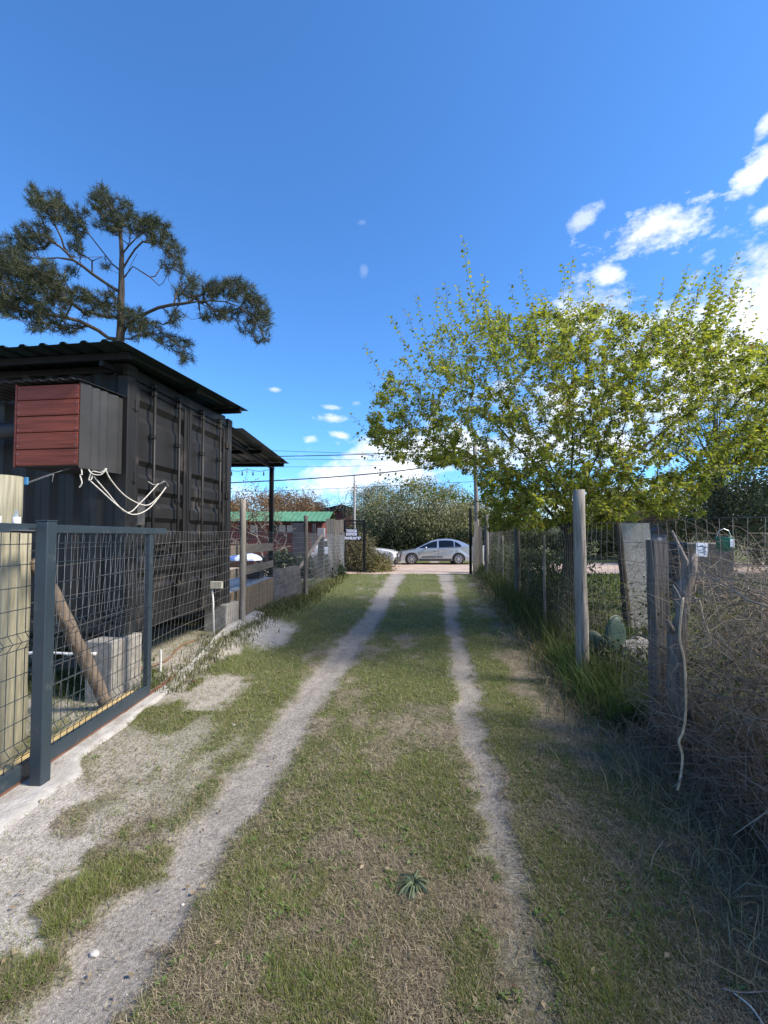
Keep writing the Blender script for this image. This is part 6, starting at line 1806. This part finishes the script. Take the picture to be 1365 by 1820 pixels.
bm = NB(); box2(bm, (-.09, -.09, -.1), (.09, .09, 1.55), .01); link('shaft', bm_mesh('shaft', bm), M_DARKC, CPs)
bm = NB(); box2(bm, (-.11, -.11, 1.551), (.11, .11, 1.83), .01); link('cap', bm_mesh('cap', bm), pm('pale_lilac_cap', (.28, .27, .30), None, 8, .8), CPs)
# pink yard path
bm = NB(); pts = [(-6.5, 15.2), (-4.6, 14.6), (-3.0, 15.0), (-2.6, 17.0), (-3.4, 18.9), (-5.2, 18.9), (-5.6, 17.2), (-7.5, 17)]
v_ = [bm.verts.new((x_, y_, .045 + float(bank(x_, y_)))) for x_, y_ in pts]; bm.faces.new(v_)
r_ = bmesh.ops.extrude_face_region(bm, geom=bm.faces[:]); bmesh.ops.translate(bm, vec=(0, 0, -.2), verts=[e for e in r_['geom'] if isinstance(e, bmesh.types.BMVert)])
setp(link('yard_path', bm_mesh('yard_path', bm), M_ROAD), kind='structure')
# kerb edge
bm = NB(); beam(bm, (-2.9, 13.2, .27), (-1.95, 13.2, .27), .08, .06); o = link('kerb', bm_mesh('kerb', bm), M_CONC); setp(o, kind='structure')
# low table with dome
TB = thing('low_table', 'low dark brown table in the yard behind the deck railing', 'table', (px2x(432, 12.5), 12.5, 0))
bm = NB(); box2(bm, (-.9, -.4, .72), (.45, .4, .90), .01); link('tabletop', bm_mesh('tabletop', bm), M_TABLE, TB)
for sx in (-.8, .35):
    for sy in (-.32, .32):
        bm = NB(); box2(bm, (sx - .04, sy - .04, -.02), (sx + .04, sy + .04, .719)); link('leg', bm_mesh('leg', bm), M_TABLE, TB)
bm = NB(); bmesh.ops.create_uvsphere(bm, u_segments=24, v_segments=12, radius=1); bmesh.ops.delete(bm, geom=[v for v in bm.verts if v.co.z < -.01], context='VERTS')
for v_ in bm.verts: v_.co = Vector((v_.co.x * .62, v_.co.y * .4, v_.co.z * .22))
o = link('vinyl_dome', bm_mesh('vinyl_dome', bm, True), M_DOME); o.location = (px2x(428, 12.5) - .0, 12.5, .902); setp(o, 'low blue and white dome shaped cover lying on the dark table', 'cover')
# little clay roofed shed right, small grey hut
SH = thing('clay_roofed_shed', 'small shed with pinkish clay roof seen above the pale concrete slab', 'shed', (px2x(1122, 33), 30.5, 0))
bm = NB(); prism(bm, [(-1.6, 2.6), (1.6, 2.6), (1.0, 3.25), (-1.0, 3.25)], -1.0, 1.0); link('roof', bm_mesh('roof', bm), M_BRICK, SH)
bm = NB(); box2(bm, (-1.3, -.8, 0), (1.3, .8, 2.598)); link('wall', bm_mesh('wall', bm), M_SLABC, SH)
HT = thing('grey_hut', 'tiny grey hut with a window across the road behind the right garden', 'hut', (px2x(1163, 28), 27.9, 0))
bm = NB(); box2(bm, (-.45, -.4, 0), (.45, .4, 1.75)); link('wall', bm_mesh('wall', bm), M_GREYR, HT)
bm = NB(); prism(bm, [(-.55, 1.752), (.55, 1.752), (0, 2.15)], -.5, .5); link('roof', bm_mesh('roof', bm), M_DARKC, HT)
bm = NB(); box2(bm, (-.13, -.42, 1.1), (.13, -.405, 1.5)); link('window', bm_mesh('window', bm), M_PAPER, HT)

# ------------------------------------------------------------------ overhead cables
def cable(label, pts, r, group='overhead cables along the road'):
    return rope('overhead_cable', label, pts, r, M_CABLE, 'cable', group, n=10)
def cl(pxs, Y): return [at(px, py, Y) for px, py in pxs]
cable('thick lower cable sloping up from the deck canopy to the broadleaf tree', cl([(250, 866), (412, 858), (560, 850), (700, 838), (850, 818)], 24), .03)
cable('topmost thin overhead cable right of the canopy', cl([(250, 795), (485, 801), (640, 806), (850, 812)], 27), .012)
cable('thick upper cable passing just above the canopy corner', cl([(250, 815), (500, 811), (632, 808), (720, 804), (900, 800)], 27), .025)
cable('thin overhead cable just below the thick upper cable', cl([(250, 815), (512, 816), (700, 818), (860, 820)], 27), .011)
cable('second lowest thin cable of the upper bundle', cl([(250, 832), (415, 830), (600, 829), (860, 822)], 27), .010)
cable('thin cable running below the thick lower cable', cl([(250, 876), (470, 873), (600, 868), (760, 860), (860, 855)], 29), .014)
cable('lowest thin cable in front of the olive tree', cl([(560, 902), (640, 892), (760, 886)], 36), .014)
cable('cable sloping up through the right side of the broadleaf crown', cl([(880, 868), (1000, 862), (1121, 853), (1250, 842), (1400, 826), (1700, 790)], 14), .013)

# ------------------------------------------------------------------ small ground things
def pebble(name, label, x_, y_, s, mat, cat='stone', seed=0):
    bm = NB(); bmesh.ops.create_icosphere(bm, subdivisions=2, radius=1)
    for v_ in bm.verts:
        nv = float(fbm(v_.co.x * 2 + seed, v_.co.y * 2 - v_.co.z, 30 + seed)); v_.co = Vector((v_.co.x * s, v_.co.y * s * .8, v_.co.z * s * .6)) * (.7 + .6 * nv)
    o = link(name, bm_mesh(name, bm), mat); o.location = (x_, y_, float(hgt(x_, y_)) + s * .3); return setp(o, label, cat)
g2 = lambda px, py: (px2x(px, 1232.4 / (py - 953)), 1232.4 / (py - 953))
x_, y_ = g2(184, 1664); pebble('pale_stone', 'pale stone beside the grass clump at lower left', x_, y_, .019, M_STONE, seed=1)
x_, y_ = g2(420, 1283); pebble('pale_stone', 'small white pebble beside the left wheel track', x_, y_, .014, M_STONE, seed=2)
x_, y_ = g2(335, 1582); pebble('pale_stone', 'tiny white crumb on the left wheel track', x_, y_, .008, M_STONE, seed=3)
x_, y_ = g2(1254, 1524); pebble('pale_scrap', 'tiny pale scrap lying in the dry grass at lower right', x_, y_, .007, M_WHITE, 'scrap', seed=4)
x_, y_ = g2(348, 1211); pebble('red_scrap', 'small red brown scrap on the edge of the concrete strip', x_, y_, .022, M_RUST, 'scrap', seed=5)
# gravel crumbs in the tracks
n = 16000; x, y = scatter_screen(n, 1.2, 9, .9); g, s, d = cover(x, y); k = RNG.random(n) < (d * .8 + s * .45); x, y = x[k], y[k]; n = len(x)
sz = RNG.uniform(.0010, .0036, n) * (1 + .12 * y) * np.where(RNG.random(n) < .03, 2.2, 1); z = hgt(x, y)
oct_ = np.array([[1, 0, 0], [-1, 0, 0], [0, 1, 0], [0, -1, 0], [0, 0, .7], [0, 0, -.7]])
V = np.stack([x, y, z], -1)[:, None, :] + oct_[None] * sz[:, None, None] * RNG.uniform(.6, 1.3, (n, 6, 1))
T = np.array([[0, 2, 4], [2, 1, 4], [1, 3, 4], [3, 0, 4], [2, 0, 5], [1, 2, 5], [3, 1, 5], [0, 3, 5]]); T = (np.arange(n)[:, None, None] * 6 + T[None]).reshape(-1, 3)
setp(link('gravel', np_mesh('gravel', V.reshape(-1, 3), None, T, np.repeat(lerp([.12, .11, .10], [.48, .45, .41], RNG.random((n, 1)) ** 2), 6, 0)), M_TWIG), 'fine gravel crumbs in the wheel tracks and sand', 'gravel', kind='stuff')
# thistle rosette
x_, y_ = g2(735, 1562)
P = []; n = 34
for i in range(n):
    a_ = i * 2.4; l = random.uniform(.05, .095)
    P.append([[cos(a_) * l * s, sin(a_) * l * s, .012 + .03 * sin(s * pi) * (1 - .5 * s)] for s in np.linspace(.05, 1, 5)])
V, Qd, C = vtubes(np.array(P), np.array([[.002, .006, .003, .006, .001]]), 2, lerp([.08, .11, .06], [.15, .18, .11], RNG.random((n, 1))))
o = link('thistle_rosette', np_mesh('thistle_rosette', V, Qd, None, C), M_GRASS); o.location = (x_, y_, float(hgt(x_, y_))); setp(o, 'flat dark green thistle rosette in the middle strip of the lane', 'plant')
# dead sticks at lower right
rope('dead_twig', 'thin dry twig lying across the grass at lower right', [(*g2(962, 1400), .02), (*g2(990, 1418), .025), (*g2(1012, 1440), .015)], .0022, M_POST, 'twig', n=4)
rope('dead_twig', 'pale forked stick lying at the lower right corner', [(*g2(1262, 1738), .02), (*g2(1300, 1745), .02), (*g2(1365, 1740), .02)], .0024, M_POST, 'twig', n=4)
rope('dead_twig', 'bent pale strip lying below the forked stick', [(*g2(1280, 1742), .015), (*g2(1310, 1768), .02), (*g2(1335, 1800), .012)], .003, M_STONE, 'twig', n=4)

# small broad-leaved weeds in the lawn
n = 2600; x, y = scatter_screen(n, 1.2, 8, .8); g, s, d = cover(x, y); k = (RNG.random(n) < .25 + g * .7 - d - s) & (fbm(x * 3, y * 3, 101) > .50) & (x < fence_x(y)); x, y = x[k], y[k]; n = len(x)
m = 6; a_ = RNG.uniform(0, 2 * pi, (n, m)); xx = np.repeat(x[:, None], m, 1) + np.cos(a_) * .006; yy = np.repeat(y[:, None], m, 1) + np.sin(a_) * .006
z = np.repeat((hgt(x, y) + RNG.uniform(.006, .016, n))[:, None], m, 1)
D = np.stack([np.cos(a_), np.sin(a_), RNG.uniform(-.1, .5, (n, m))], -1).reshape(-1, 3)
L = (RNG.uniform(.009, .024, (n, m)) * (1 + .05 * y[:, None])).ravel()
V, T, C = leaves2(np.stack([xx, yy, z], -1).reshape(-1, 3), D, np.tile([[0, 0, 1.]], (n * m, 1)) + RNG.normal(0, .2, (n * m, 3)), L, L * .6, lerp([.07, .12, .03], [.15, .21, .06], RNG.random((n * m, 1))))
setp(link('lawn_weeds', np_mesh('lawn_weeds', V, None, T, C), M_GRASS), 'tiny broad-leaved weeds scattered through the lawn', 'weeds', kind='stuff')
# fallen leaves
n = 420; x, y = scatter_screen(n, 1.25, 9, .85); k = x < fence_x(y); x, y = x[k], y[k]; n = len(x)
L = RNG.uniform(.014, .036, n); a_ = RNG.uniform(0, 2 * pi, n)
V, T, C = leaves2(np.stack([x, y, hgt(x, y) + .016], -1), np.stack([np.cos(a_), np.sin(a_), RNG.uniform(-.25, .25, n)], -1), RNG.normal(0, .3, (n, 3)) + np.array([0, 0, 1.]), L, L * .5, lerp([.12, .07, .04], [.42, .34, .22], RNG.random((n, 1))))
setp(link('fallen_leaves', np_mesh('fallen_leaves', V, None, T, C), M_GRASS), 'dry brown leaves scattered over the lane', 'leaves', kind='stuff')
